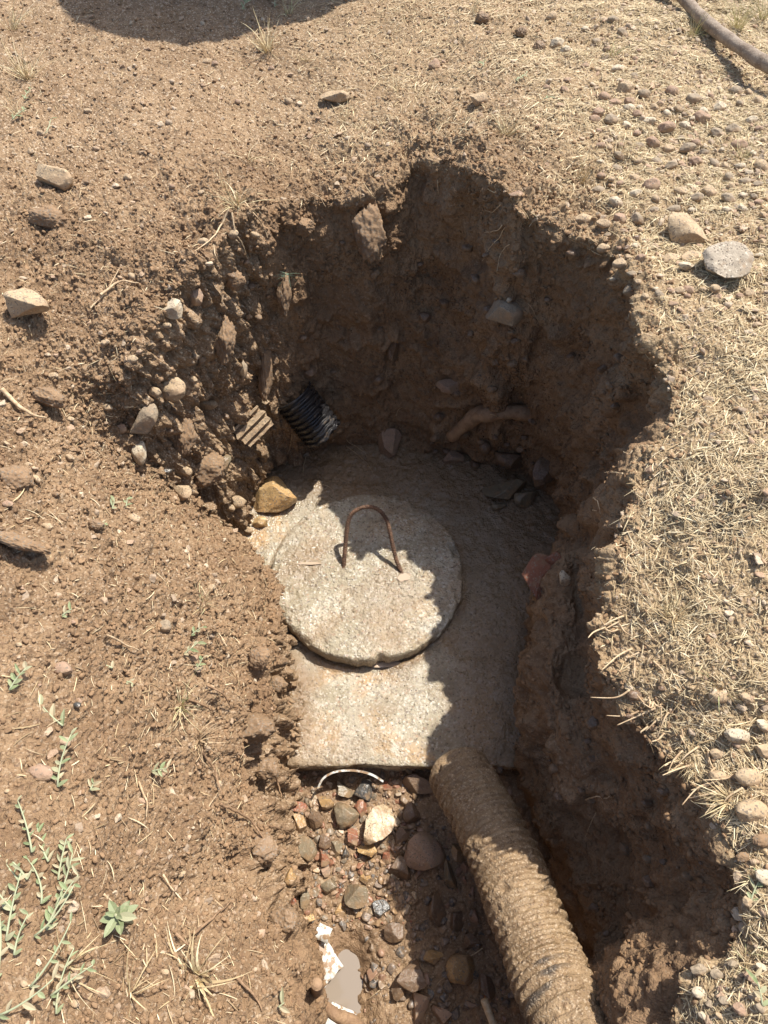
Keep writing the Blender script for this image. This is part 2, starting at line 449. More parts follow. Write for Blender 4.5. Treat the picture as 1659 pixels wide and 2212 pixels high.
wout = np.array([z[0] for z in zone])[:, None].repeat(NC, 1); wall = np.array([z[1] for z in zone])[:, None].repeat(NC, 1)
dC = np.roll(S, -3, 1) - np.roll(S, 3, 1); dR = np.gradient(S, axis=0)
N = np.cross(dC, dR)
# smooth the base normals across the rim
def blur(A, k):
    c = np.cumsum(np.concatenate([A[:1].repeat(k, 0), A, A[-1:].repeat(k, 0)], 0), 0)
    return (c[2 * k:] - c[:-2 * k]) / (2 * k)
N /= np.linalg.norm(N, axis=2)[..., None] + 1e-12
if N[20, :, 2].mean() < 0: N = -N
Nb = N.copy(); Nb[5:] = blur(N[5:], 9)[:NR - 5]
N = Nb / (np.linalg.norm(Nb, axis=2)[..., None] + 1e-12)
Q = S.reshape(-1, 3).astype(np.float32); N = N.reshape(-1, 3); wout = wout.ravel(); wall = wall.ravel()
far = (np.abs(Q[:, 0]) > 1.6) | (Q[:, 1] > 2.9) | (Q[:, 1] < -1.3)
rimw = np.exp(-(wout / (0.09 + .08 * sstep(1.2, 1.5, Q[:, 1]))) ** 2) * (1 - sstep(0.0, .25, wall))      # near the rim
iswall = sstep(0.0, 0.06, wall)
x, y, z = Q[:, 0], Q[:, 1], Q[:, 2]
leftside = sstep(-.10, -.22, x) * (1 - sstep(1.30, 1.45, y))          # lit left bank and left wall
leftg = sstep(-.2, -.3, x + 0.12 * (y - 1)) * (1 - iswall) * (1 - .9 * sstep(1.15, 1.55, y + .12 * gnoise(Q, 4, 72)))
straw = sstep(.02, .62, x - 0.10 * (y - 1.4) + 0.10 * gnoise(Q, 3, 71)) * (1 - iswall)
straw = np.maximum(straw, 0.35 * sstep(-.45, .1, x) * sstep(1.3, 1.7, y) * (1 - iswall))
lowleft = sstep(-.25, -.4, x) * sstep(.55, .30, y)
# large to small relief
big = fbm(Q, 3.2, 3, 21) * 0.018
med = fbm(Q, 15, 3, 31)
ribs = fbm(Q, 26, 3, 41, stretch=(1, 1, 0.42))
ribs = np.abs(ribs) - 0.25
fine = fbm(Q, 90, 3, 51)
A_med = (1 - iswall) * (0.006 + .005 * straw + 0.009 * leftg * (1 - lowleft) + 0.021 * rimw) + iswall * 0.015
lefwall = iswall * leftside
disp = big * (1 - 0.4 * iswall) + med * A_med + ribs * (0.003 * iswall + 0.040 * lefwall) + fine * (0.0022 + 0.0012 * leftg + 0.002 * rimw)
# clod fields
c1 = crumbs(Q, 0.062, 3, 0.5); c2 = crumbs(Q, 0.030, 5, 0.6); c3 = crumbs(Q, 0.0145, 7, 0.8); c4 = crumbs(Q, 0.0075, 9, 0.9)
clump = sstep(-.15, .5, gnoise(Q, 7, 91))
k_left = leftg * (1 - 0.75 * lowleft)
bankclod = np.clip(k_left + rimw * 0.9 + 0.8 * lefwall, 0, 1)
billow = .5 - np.abs(gnoise(Q, 95, 55)) - .6 * np.abs(gnoise(Q, 190, 56))
disp += billow * (.0052 * (1 - iswall) + .0038 * iswall + .002 * lefwall) * (1 + .5 * bankclod)
disp += c1 * (0.10 + 0.75 * bankclod * clump) * (1 - 0.6 * iswall + 0.5 * lefwall)
patch = sstep(-.5, .35, fbm(Q, 5, 3, 95))
disp += c2 * (0.10 + .35 * iswall * sstep(0, .4, gnoise(Q, 9, 93)) + 0.70 * bankclod * sstep(-.4, .3, gnoise(Q, 12, 92))) * (1 - .7 * lowleft * (1 - iswall)) * (1 - 0.1 * iswall)
disp += c3 * (0.05 + .16 * patch + .3 * straw + 0.55 * bankclod) * (1 - .55 * lowleft * (1 - iswall)) * (1 + .3 * iswall)
disp += c4 * (0.75 + 0.35 * bankclod) * (.35 + .45 * patch) * (1 - 0.40 * iswall + 0.3 * lefwall)
# right shaded wall: gouged, layered
gouge = fbm(Q, 9, 4, 61, stretch=(1, 1, 0.6))
disp += iswall * (.4 + .6 * sstep(.15, .3, x)) * (np.minimum(gouge, 0.2) * 0.046)
disp = np.where(far, big * 2, disp)
# local features: a lit clump hanging under the far rim, hollows in the left bank
def lump(u, v, zz, rad, amp, power=1.0):
    c = P(u, v, zz); d = np.linalg.norm((Q - c) * np.array([1, 1, 0.8]), axis=1)
    return amp * np.exp(-(d / rad) ** 2)
disp += iswall * (1 - lefwall) * np.maximum(0, fbm(Q, 14, 3, 99) - .15) * .035
disp += lump(800, 500, .74, .045, .075) + lump(795, 545, .68, .028, .05) + lump(690, 460, .77, .03, .03)
for (u, v, zz, rr, am) in ((575, 1425, .22, .035, -.05), (600, 1475, .16, .03, -.04), (590, 1550, .2, .03, -.045), (370, 740, .62, .035, -.05),
                           (470, 880, .45, .045, -.045), (540, 620, .62, .05, -.05), (1250, 2080, .0, .06, -.05)):
    disp += lump(u, v, zz, rr, am)
V = Q + N * disp[:, None]
V[:, 2] = np.where((wall > 0.97), Q[:, 2], V[:, 2])
moist_shade = np.clip(0.42 * (1 - iswall) * leftg + iswall * (0.97 - 0.92 * leftside) + 0.25 * lowleft * (1 - iswall) + 0.55 * rimw * (1 - .7 * leftside), 0, 1)  # damp walls; left wall and bank lightened to paint in their sunlight
moist_shade = np.clip(moist_shade + (.16 + .14 * iswall) * fbm(Q, 6, 3, 81) + 0.5 * np.minimum(0, np.clip(disp - 0.01, -0.02, 0)) * 0, 0, 1)
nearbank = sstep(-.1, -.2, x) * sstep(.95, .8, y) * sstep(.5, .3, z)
moist_shade = np.clip(moist_shade + 0.30 * nearbank, 0, 1)
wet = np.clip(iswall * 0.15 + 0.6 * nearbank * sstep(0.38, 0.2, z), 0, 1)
me = np_mesh('ground', V, grid_faces(NR, NC, True)[:, ::-1], True, {'zone': np.stack([moist_shade, straw, wet], 1)})
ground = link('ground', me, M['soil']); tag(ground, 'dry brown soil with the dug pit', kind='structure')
if me.polygons[NC * 100].normal.z < 0: me.flip_normals()
GV, GN, GW, GWall, GStraw = V, N, wout, wall, straw

# ------------------------------------------------------------------ trench floor
nx, ny = 420, 620
X, Y = np.meshgrid(np.linspace(-.42, .62, nx), np.linspace(-.75, .62, ny))
FQ = np.stack([X.ravel(), Y.ravel(), np.zeros(nx * ny)], 1).astype(np.float32)
pc = P(745, 2110, -.16)
fz = -.115 + 0.03 * sstep(.2, .4, FQ[:, 1]) - .07 * np.exp(-(((FQ[:, 0] - pc[0] - .012 * gnoise(FQ, 20, 3)) / .05) ** 2 + ((FQ[:, 1] - pc[1] + .02) / .095) ** 2))
fz += 0.03 * sstep(.05, .3, FQ[:, 0])
fz += fbm(FQ, 9, 3, 5) * .012 + fbm(FQ, 50, 3, 6) * .004 + crumbs(FQ, .026, 4, .7) * .7 + crumbs(FQ, .012, 5, .8) * .6
FV = FQ.copy(); FV[:, 2] = fz
fm = np.clip(.62 + .25 * fbm(FQ, 9, 3, 8) + .5 * sstep(-.12, -.15, fz), 0, 1)
me = np_mesh('trench_floor', FV, grid_faces(ny, nx), True, {'zone': np.stack([fm, 0 * fm, 0 * fm + .75], 1)})
tf = link('trench_floor', me, M['soil']); tag(tf, 'wet muddy floor of the trench', kind='structure')

# ------------------------------------------------------------------ concrete slab and lid
def concrete_material(name, wetbias, stain):
    s = NT(name)
    n1 = s.noise(7, 5, 0.6); n2 = s.noise(40, 5, 0.65); n3 = s.noise(350, 3, 0.7)
    c = s.mix(s.ramp(n1, 0.35, 0.65), (0.30, 0.25, 0.165), (0.44, 0.395, 0.295))
    c = s.mix(s.ramp(n2, 0.5, 0.75), c, (0.33, 0.265, 0.18))
    c = s.mix(s.math('MULTIPLY', s.ramp(s.noise(5.5, 4, 0.6, 0.4), 0.48, 0.64), stain), c, (0.40, 0.25, 0.115))
    g = s.sep(s.vor(210, out='Color'))
    c = s.mix(s.ramp(g[0], 0.80, 0.9), c, s.mix(0.6, c, (0.60, 0.55, 0.46)))
    c = s.mix(s.ramp(g[1], 0.84, 0.92), c, s.mix(0.6, c, (0.16, 0.12, 0.09)))
    c = s.mix(s.ramp(g[2], 0.95, 0.98), c, s.mix(.5, c, (0.33, 0.17, 0.10)))
    c = s.mix(s.math('MULTIPLY', s.ramp(s.noise(4.2, 6, 0.7, 0.8), 0.50, 0.62), .55), c, (0.245, 0.185, 0.115))
    c = s.mix(s.math('MULTIPLY', s.ramp(s.noise(8, 6, 0.7, 1.5), 0.58, 0.66), .5), c, (0.56, 0.52, 0.43))
    a = s.sep(s.attr('zone').outputs['Color'])
    c = s.mix(a[0], c, (0.225, 0.148, 0.080))
    pits = s.ramp(s.vor(75), 0.10, 0.17)
    c = s.mix(s.ramp(s.vor(75), 0.16, 0.08), c, (0.10, 0.075, 0.05))
    b = s.bump(pits, 0.8, 0.003)
    b = s.bump(s.vor(190), 0.7, 0.0025, b)
    b = s.bump(n3, 0.8, 0.0022, b); b = s.bump(n2, 0.7, 0.006, b)
    wetm = s.ramp(s.noise(11, 4, 0.6), wetbias, wetbias + 0.12)
    rough = s.math('SUBTRACT', 0.75, s.math('MULTIPLY', wetm, 0.62))
    return s.out(c, rough, b, 0.8)
M['slab'] = concrete_material('wet_concrete', 0.38, 0.95)
M['lid'] = concrete_material('lid_concrete', 0.40, 0.4)

LC = np.array([-.043, .968]); LR = .25; LT = .052
# slab: grid over a rounded rectangle, bent down at its front edge
x0, x1, y1, yb = -.5, .56, .485, 1.56
nx, ny = 420, 430
sx = np.linspace(x0, x1, nx)
vv = np.concatenate([np.linspace(-.095, -.006, 26), np.linspace(0, yb - y1, ny - 26)])
X, T = np.meshgrid(sx, vv)
front = y1 + 0.03 * (X + .1) * -0.4 + 0.004 * gnoise(np.stack([X.ravel(), 0 * X.ravel(), 0 * X.ravel()], 1), 14, 3).reshape(X.shape)
Yv = np.where(T < 0, front - 0.004 * np.sin(np.clip(-T / .095, 0, 1) * np.pi * 6) * 0 + 0.012 * (T < 0) * (-T / .095), front + T * 1.0)
Zv = np.where(T < 0, T, 0.0)
edge = np.exp(-np.abs(T) / .007); Zv = Zv - .006 * edge * (T >= 0); Yv = Yv + .004 * edge * (T < 0)
SV = np.stack([X.ravel(), Yv.ravel(), Zv.ravel()], 1)
nrm = np.where((T.ravel() < 0)[:, None], [0, -1, 0], [0, 0, 1.0])
d = fbm(SV.astype(np.float32), 8, 3, 4) * .004 + fbm(SV.astype(np.float32), 60, 3, 14) * .0016 + crumbs(SV.astype(np.float32), .02, 14, .12) * .35 + fbm(SV.astype(np.float32), 170, 2, 15) * .0009 + np.minimum(0, fbm(SV.astype(np.float32), 14, 4, 16)) * .005
chipn = np.maximum(0, gnoise(SV.astype(np.float32), 30, 9) - .15) * np.exp(-np.abs(T.ravel()) / .02) * -.02
muddy = np.clip(sstep(.30, .44, SV[:, 0] + .04 * gnoise(SV.astype(np.float32), 9, 2)) + sstep(-.12, -.21, SV[:, 0] + .05 * gnoise(SV.astype(np.float32), 12, 5)) * sstep(.85, .7, SV[:, 1])
                + .95 * sstep(1.16, 1.32, SV[:, 1] + .05 * gnoise(SV.astype(np.float32), 8, 7)) + .5 * sstep(.1, .5, gnoise(SV.astype(np.float32), 5, 33)) * .6
                + .75 * sstep(.08, .24, SV[:, 0] + .04 * gnoise(SV.astype(np.float32), 6, 77)), 0, .95)
S32 = SV.astype(np.float32)
d = d + muddy * (.006 + .006 * fbm(S32, 22, 3, 51) + .6 * crumbs(S32, .014, 52, .6)) * (SV[:, 2] > -.02)
seam = np.exp(-((np.hypot(SV[:, 0] - LC[0], SV[:, 1] - LC[1]) - LR - .008) / .010) ** 2) * sstep(-.2, .3, gnoise(S32, 9, 54))
d = d + seam * (.006 + .5 * crumbs(S32, .010, 55, .8)); muddy = np.clip(muddy + seam * .8, 0, .95)
SV = SV + nrm * (d + chipn)[:, None]
me = np_mesh('concrete_slab', SV, grid_faces(ny, nx), True, {'zone': np.stack([muddy, muddy * 0, muddy * 0], 1)})
slab = link('concrete_slab', me, M['slab'])
tag(slab, 'wet grey concrete slab on the pit bottom, under the round lid', 'slab')

na = 900
ang = np.linspace(0, 2 * np.pi, na, endpoint=False)
ca = np.stack([np.cos(ang), np.sin(ang), 0 * ang], 1).astype(np.float32)
outl = LR * (1 + .018 * fbm(ca + 5, 2.2, 3, 2) + .006 * gnoise(ca + 9, 14, 7))
# chip at the near edge of the lid
chip = np.exp(-(((ang - 1.5 * np.pi - .14 + 2 * np.pi) % (2 * np.pi) - 2 * np.pi * ((ang - 1.5 * np.pi - .14) % (2 * np.pi) > np.pi)) / .05) ** 2)
prof = [(0.0, LT)] + [(k / 210, LT) for k in range(1, 204)] + [(.985, LT - .001), (.994, LT - .004), (1.0, LT - .010), (1.003, LT - .02), (1.0, LT - .03), (.992, LT - .042), (.975, .004), (.965, -.004)]
LV = []
for (rr, zz) in prof:
    r_ = outl * rr * (1 - .035 * chip * sstep(.93, 1.0, rr))
    LV.append(np.stack([LC[0] + r_ * np.cos(ang), LC[1] + r_ * np.sin(ang), np.full(na, zz) - .02 * chip * float(sstep(.90, 1.0, rr)) * (zz > .03)], 1))
LV = np.array(LV).reshape(-1, 3)
rr_ = np.hypot(LV[:, 0] - LC[0], LV[:, 1] - LC[1]) / LR
L32 = LV.astype(np.float32)
top = sstep(LT - .02, LT - .004, LV[:, 2])
dd = fbm(L32, 10, 3, 3) * .0035 + fbm(L32, 70, 3, 8) * .0018 + crumbs(L32, .016, 6, .35) * .3 + crumbs(L32, .008, 7, .6) * .3 + np.minimum(0, fbm(L32, 18, 4, 16)) * .005
chipe = np.maximum(0, fbm(L32, 22, 2, 19) - .05) * sstep(.86, 1, rr_) * .024
LV[:, 2] += (dd - chipe) * top
radial = (LV[:, :2] - LC) / (np.hypot(LV[:, 0] - LC[0], LV[:, 1] - LC[1])[:, None] + 1e-6)
LV[:, :2] += radial * ((fbm(L32, 45, 3, 12) * .0035) * (1 - top) * sstep(.9, 1, rr_))[:, None]
lidroot = empty('concrete_lid', (LC[0], LC[1], 0))
tag(lidroot, 'round wet concrete lid with a chipped edge and rusty lifting handle', 'lid')
lm = .45 * sstep(-.1, .5, fbm(L32, 7, 3, 44)) + .4 * (1 - top)
me = np_mesh('lid_disc', LV - [LC[0], LC[1], 0], grid_faces(len(prof), na, True), True, {'zone': np.stack([lm, lm * 0, lm * 0], 1)})
link('lid_disc', me, M['lid'], lidroot)

# rusty rebar handle
s = NT('rusty_steel')
n1 = s.noise(60, 4, .6); n2 = s.noise(500, 3, .7)
c = s.mix(s.ramp(n1, .4, .62), (0.075, 0.042, 0.028), (0.165, 0.092, 0.056)); c = s.mix(s.ramp(n2, .52, .7), c, (0.33, 0.205, 0.125))
M['rust'] = s.out(c, .8, s.bump(n2, .7, .001), .35)
hp = [(745, -.12), (743, 0), (746, .35), (750, .65), (757, .85), (774, .96), (797, 1.0), (818, .95), (833, .82), (841, .65), (849, .38), (857, .15), (867, -.02), (871, -.12)]
hc = []
for (u, k) in hp:
    yy, zz = .985 + .10 * k, LT + .122 * k
    if u > 800: yy -= .018 * (1 - k)
    zc = yy * cp + (CAM_Z - zz) * sp
    hc.append(((u - 829.5) / FOC * zc, yy, zz))
hc = catmull(np.array(hc), np.linspace(0, len(hp) - 1.001, 420))
L = np.concatenate([[0], np.cumsum(np.linalg.norm(np.diff(hc, axis=0), axis=1))])
a = np.linspace(0, 2 * np.pi, 20, endpoint=False)
rad = .0047 + .0010 * (np.sin(L[:, None] / .0065 * 2 * np.pi + np.abs(np.sin(a))[None, :] * 2.5) > .35) + .0008 * np.abs(np.cos(a))[None, :] ** 8
HV, HF = tube(hc, rad, 20)
me = np_mesh('handle', HV - [LC[0], LC[1], 0], HF, True); link('handle', me, M['rust'], lidroot)

# ------------------------------------------------------------------ what surface lies at a photo pixel
allV = np.vstack([GV, FV, SV, LV]); allN = np.vstack([GN, np.tile([0, 0, 1.0], (len(FV) + len(SV) + len(LV), 1))])
pu, pv, pz = project(allV)
CS = 5
ok = (pz > .3) & (pu > -150) & (pu < 1810) & (pv > -150) & (pv < 2500)
iu = ((pu + 150) / CS).astype(int); iv = ((pv + 150) / CS).astype(int)
BW, BH = 1960 // CS + 2, 2650 // CS + 2
idx = np.nonzero(ok)[0]
idx = idx[np.argsort(-pz[idx], kind='stable')]
buf = np.full(BW * BH, -1, np.int64); buf[iv[idx] * BW + iu[idx]] = idx
def surf(u, v):
    ci, cj = int((u + 150) / CS), int((v + 150) / CS)
    best = None
    for rad_ in (0, 1, 2, 4):
        for j in range(cj - rad_, cj + rad_ + 1):
            for i in range(ci - rad_, ci + rad_ + 1):
                if 0 <= i < BW and 0 <= j < BH:
                    k = buf[j * BW + i]
                    if k >= 0 and (best is None or pz[k] < pz[best]): best = k
        if best is not None: break
    if best is None: return P(u, v, .85), np.array([0, 0, 1.0])
    return allV[best].copy(), allN[best].copy()

# ------------------------------------------------------------------ rocks
def rock(u, v, w, h, mat, label, cat='rock', name='rock', group=None, seed=0, depth=None, rot=0.0, angular=.65, rough=.05, lift=.18, sub=4, tilt=0, z=None, cuts=11, flat=None):
    """stone whose outline covers about w x h photo pixels around (u, v)"""
    p, n = surf(u, v)
    if z is not None: p = P(u, v, z)
    zc = project(p[None])[2][0]
    ww = w / FOC * zc; hh = h / FOC * zc
    ray = p - np.array([0, 0, CAM_Z]); ray /= np.linalg.norm(ray)
    dep = depth if depth else (ww + hh) / 2 * .8
    RV, RF = rock_verts(sub, seed + 100, angular, rough, cuts, 'clod' in mat)
    # local axes: image right, image up, towards the camera
    right = np.array([1, 0, 0.0]); right -= ray * ray @ right; right /= np.linalg.norm(right)
    up = np.cross(right, ray)
    if up[2] < 0: up = -up
    ax = np.stack([right * math.cos(rot) + up * math.sin(rot), -right * math.sin(rot) + up * math.cos(rot), -ray])
    RV = RV * np.array([ww, hh, dep]) @ ax
    c = p - ray * dep * lift
    me = np_mesh(name, RV, RF, True)
    o = link(name, me, M[mat], None, c)
    return tag(o, label, cat, group)

rock(118, 388, 80, 52, 'tan', 'angular tan rock casting a shadow on the bare soil at upper left', seed=1, angular=.9, lift=.45, cuts=7)
rock(105, 472, 95, 62, 'clod', 'crumbly soil clod just below the angular tan rock', 'clod', 'soil_clod', seed=2, rough=.12, angular=.3, lift=.2)
rock(55, 655, 100, 78, 'tan', 'blunt tan rock overhanging a dark shadow at the left edge', seed=3, angular=.85, lift=.45, cuts=8)
rock(371, 668, 48, 46, 'pale', 'whitish block of stone sticking out of the top of the left pit wall', seed=4, angular=.9, lift=.5, cuts=8)
rock(420, 640, 36, 38, 'pink', 'reddish lump in the left pit wall beside the whitish stone', seed=5, lift=.3)
rock(373, 843, 62, 56, 'tan', 'round tan stone set in the left pit wall below the whitish stone', seed=6, angular=.25, lift=.3)
rock(318, 905, 44, 84, 'grey', 'pointed dark grey stone standing in the left bank', seed=7, rot=-.25, angular=.9, lift=.4, cuts=7)
rock(298, 975, 34, 62, 'pale', 'pale flat stone leaning under the pointed grey stone', seed=8, rot=.3, lift=.3)
rock(263, 920, 28, 26, 'pink', 'small pinkish stone at the left of the pointed grey stone', seed=9, lift=.3, sub=3)
rock(423, 772, 20, 16, 'grey', 'small grey pebble in the middle of the left pit wall', 'pebble', 'pebble', seed=10, sub=3, lift=.4)
rock(483, 1000, 38, 44, 'wet_grey', 'dark grey wet stone above the wet tan rock, at the foot of the left wall', seed=11, lift=.4)
rock(360, 1017, 24, 16, 'wet_dark', 'small black stone low in the left bank', seed=12, lift=.4, sub=3)
rock(587, 1066, 104, 78, 'wet_tan', 'wet orange tan rock lying on the corner of the concrete slab', seed=13, rot=.25, angular=.7, lift=.30)
rock(560, 1126, 34, 26, 'wet_tan', 'small tan stone on the slab below the wet orange tan rock', seed=14, rot=.2, lift=.35, sub=3)
rock(518, 1088, 34, 30, 'tan', 'tan stone wedged left of the wet orange tan rock', seed=15, lift=.35, sub=3)
rock(398, 1062, 38, 36, 'tan', 'clay covered stone at the bottom of the left bank', seed=16, lift=.35, sub=3)
rock(446, 873, 44, 20, 'tan', 'thin flat stone sticking out of the left wall beside the round tan stone', seed=17, lift=.5, sub=3, rot=.1)
rock(528, 795, 16, 44, 'grey', 'narrow upright grey stone in the edge of the left wall', seed=18, lift=.35, sub=3)
rock(570, 868, 22, 16, 'tan', 'small tan stone above the ribbed tile fragment', seed=19, lift=.4, sub=3)
rock(505, 605, 46, 44, 'clod', 'rounded soil lump hanging in the upper left wall', 'clod', 'soil_clod', seed=20, lift=.2, angular=.3, rough=.12)
for i, (u, v, w, h, sd_, lab) in enumerate([(798, 505, 76, 120, 0.5, 'big sunlit crumbly clump hanging on the far wall below the rim'), (655, 492, 50, 42, .4, 'smaller sunlit clump hanging left of the big one'),
        (614, 630, 34, 110, .4, 'narrow sunlit ridge of soil beside the thin green weed'), (570, 790, 32, 160, .3, 'long upright ridge of soil above the grooved tile piece'),
        (440, 1010, 90, 90, .2, 'yellowish clay lump at the foot of the left wall'), (485, 735, 50, 110, .2, 'yellowish upright clay lump in the middle of the left wall'), (395, 940, 60, 100, .2, 'upright clay lump below the round tan stone')]):
    rock(u, v, w, h, 'clod', lab, 'clod', 'soil_clod', seed=500 + i, angular=.5, rough=.16, lift=sd_, cuts=6, depth=.05 + .02 * (i == 0))
# pit, shaded part
rock(837, 956, 52, 66, 'pink', 'reddish stone resting on the slab against the far pit wall', seed=21, angular=.8, lift=.3, rot=-.3)
rock(1085, 676, 84, 62, 'grey', 'flat grey stone set in the shaded far wall', seed=22, angular=.95, lift=.1, rot=.15, cuts=7)
rock(1098, 645, 12, 12, 'pale', 'tiny pale pebble on the upper edge of the flat grey stone', 'pebble', 'pebble', seed=23, lift=.4, sub=2)
rock(965, 832, 58, 32, 'pink', 'flat reddish stone low in the far wall', seed=24, lift=.2)
rock(848, 745, 34, 78, 'wet_brown', 'upright muddy stone in the middle of the far wall', seed=25, lift=.15)
rock(980, 985, 46, 30, 'pink', 'reddish stone at the foot of the far wall below the tree root', seed=26, lift=.3)
rock(1046, 965, 28, 30, 'wet_brown', 'round brown stone under the tree root', seed=27, angular=.2, lift=.3, sub=3)
rock(1100, 990, 70, 44, 'wet_brown', 'long muddy stone above the flat slate, in the right corner', seed=28, lift=.25, rot=-.3)
rock(1085, 1052, 92, 46, 'wet_grey', 'largest flat grey slate in the heap at the right corner of the pit', seed=29, lift=.25, rot=-.08, angular=.8)
rock(1138, 1078, 50, 36, 'wet_grey', 'smaller grey slate right of the largest one', seed=30, lift=.3, rot=.2)
rock(1170, 1020, 50, 70, 'wet_brown', 'upright muddy stone against the right corner wall', seed=31, lift=.15)
rock(1075, 1090, 34, 20, 'wet_grey', 'small grey slate below the largest one', seed=32, lift=.3, sub=3)
rock(935, 975, 14, 12, 'wet_brown', 'small round stone on the slab left of the root', 'pebble', 'pebble', seed=33, sub=2, lift=.3)
rock(1160, 1242, 66, 96, 'brick', 'flat brick red tile shard leaning on the right wall', 'tile', 'tile_shard', seed=34, angular=.9, lift=1.6, rot=-.45, rough=.02, cuts=7, depth=.022)
rock(1198, 1206, 44, 36, 'brick', 'small brick red tile shard behind the leaning one', 'tile', 'tile_shard', seed=35, angular=.95, lift=.7, rot=-.3, rough=.02, cuts=6)
rock(1216, 1246, 26, 36, 'pale', 'pale muddy lump on top of the right ledge', seed=36, lift=.3, sub=3)
# top and right
rock(722, 205, 66, 26, 'tan', 'flat tan stone lying beyond the far rim', seed=37, lift=.35, angular=.8)
rock(1034, 214, 44, 30, 'tan', 'tan stone with a dead stalk across it beyond the rim', seed=38, lift=.45, angular=.7)
rock(1043, 38, 32, 26, 'mudclod', 'dark soil clod near the top edge of the photo', 'clod', 'soil_clod', seed=39, lift=.45, rough=.14, angular=.2)
rock(1122, 66, 28, 24, 'mudclod', 'middle one of three soil clods near the top edge', 'clod', 'soil_clod', seed=40, lift=.45, rough=.14, angular=.2)
rock(1163, 102, 30, 30, 'mudclod', 'lowest of three soil clods near the top edge', 'clod', 'soil_clod', seed=41, lift=.45, rough=.14, angular=.2)
rock(1200, 92, 30, 24, 'pale', 'pale stone right of the lowest clod near the top edge', seed=42, lift=.4, sub=3)
rock(935, 135, 26, 24, 'pink', 'pinkish stone between the far rim and the top edge', seed=43, lift=.4, sub=3)
rock(1480, 505, 112, 74, 'tan', 'large flat tan stone above the speckled boulder on the right bank', seed=44, rot=-.38, angular=.95, lift=.35, rough=.03, cuts=7, depth=.05)
rock(1574, 560, 104, 88, 'granite', 'large speckled granite rock on the right bank', seed=45, rot=.5, angular=.8, lift=.32, rough=.08, cuts=10, depth=.11)
rock(1452, 556, 40, 24, 'tan', 'small tan stone below the large flat tan stone', seed=46, lift=.4, rot=.2, sub=3)
rock(1490, 552, 52, 26, 'tan', 'wedge of tan stone between the flat stone and the granite rock', seed=47, lift=.3, rot=.1, sub=3)
rock(1483, 573, 36, 20, 'pale', 'pale pebble left of the granite rock', 'pebble', 'pebble', seed=48, lift=.35, sub=3)
rock(1260, 473, 40, 26, 'tan', 'rounded tan stone on the edge of the far right rim', seed=49, lift=.4, angular=.3)
rock(1573, 427, 38, 22, 'grey', 'smooth grey stone above the granite rock', seed=50, lift=.4, angular=.3, rot=-.2, sub=3)
rock(1487, 318, 36, 22, 'grey', 'long grey stone with a stalk beside it on the right bank', seed=51, lift=.45, angular=.3, rot=.35, sub=3)
rock(1513, 252, 40, 28, 'pink', 'pinkish grey stone in the straw left of the branch', seed=52, lift=.4, sub=3)
rock(1110, 418, 30, 14, 'pink', 'small pinkish stone by the dead grass near the far rim', seed=53, lift=.4, sub=3)
rock(30, 1030, 90, 70, 'clod', 'large dry clod at the left edge above the dark crack', 'clod', 'soil_clod', seed=54, lift=.1, angular=.3, rough=.1)
rock(45, 1172, 125, 34, 'clod', 'long crust of soil with a dark shadow under it at the left edge', 'clod', 'soil_clod', seed=55, lift=.5, angular=.5, rough=.1)
rock(100, 855, 80, 50, 'clod', 'wide low clod on the left slope', 'clod', 'soil_clod', seed=56, lift=.15, angular=.3, rough=.12)
rock(205, 1130, 40, 28, 'mudclod', 'dark clod on the left slope', 'clod', 'soil_clod', seed=57, lift=.3, angular=.3, rough=.12)
rock(137, 1440, 44, 32, 'pink', 'pinkish stone half buried in the bare soil at lower left', seed=58, lift=.15, angular=.3)
rock(88, 1668, 56, 40, 'pink', 'dusty pink stone sunk in the soil near the leafy sprig', seed=59, lift=.05, angular=.3)
rock(167, 1524, 16, 14, 'wet_dark', 'single black pebble on the lower left soil', 'pebble', 'pebble', seed=60, lift=.4, angular=.3, sub=3)
rock(357, 1350, 30, 28, 'grey', 'grey stone in the middle of the left slope', seed=61, lift=.3, sub=3, angular=.3)
# near bank beside the lid and slab
rock(560, 1420, 48, 54, 'clod', 'muddy stone in the hollow of the bank left of the slab', seed=62, lift=.35, angular=.4)
rock(548, 1572, 98, 72, 'mudclod', 'large mud covered lump at the foot of the bank', 'clod', 'soil_clod', seed=63, lift=.4, angular=.6, rot=.3)
rock(604, 1478, 46, 40, 'mudclod', 'small mud lump beside the left edge of the slab', 'clod', 'soil_clod', seed=64, lift=.35, angular=.3, rough=.12)
rock(575, 1655, 60, 50, 'mudclod', 'wet mud lump left of the white plastic strip', 'clod', 'soil_clod', seed=65, lift=.3, angular=.3, rough=.12)
rock(560, 1830, 90, 70, 'mudclod', 'wet mud lump on the left edge of the gravel', 'clod', 'soil_clod', seed=66, lift=.2, angular=.3, rough=.14)
rock(610, 1990, 70, 60, 'mudclod', 'wet mud lump above the white plastic by the puddle', 'clod', 'soil_clod', seed=67, lift=.2, angular=.3, rough=.14)
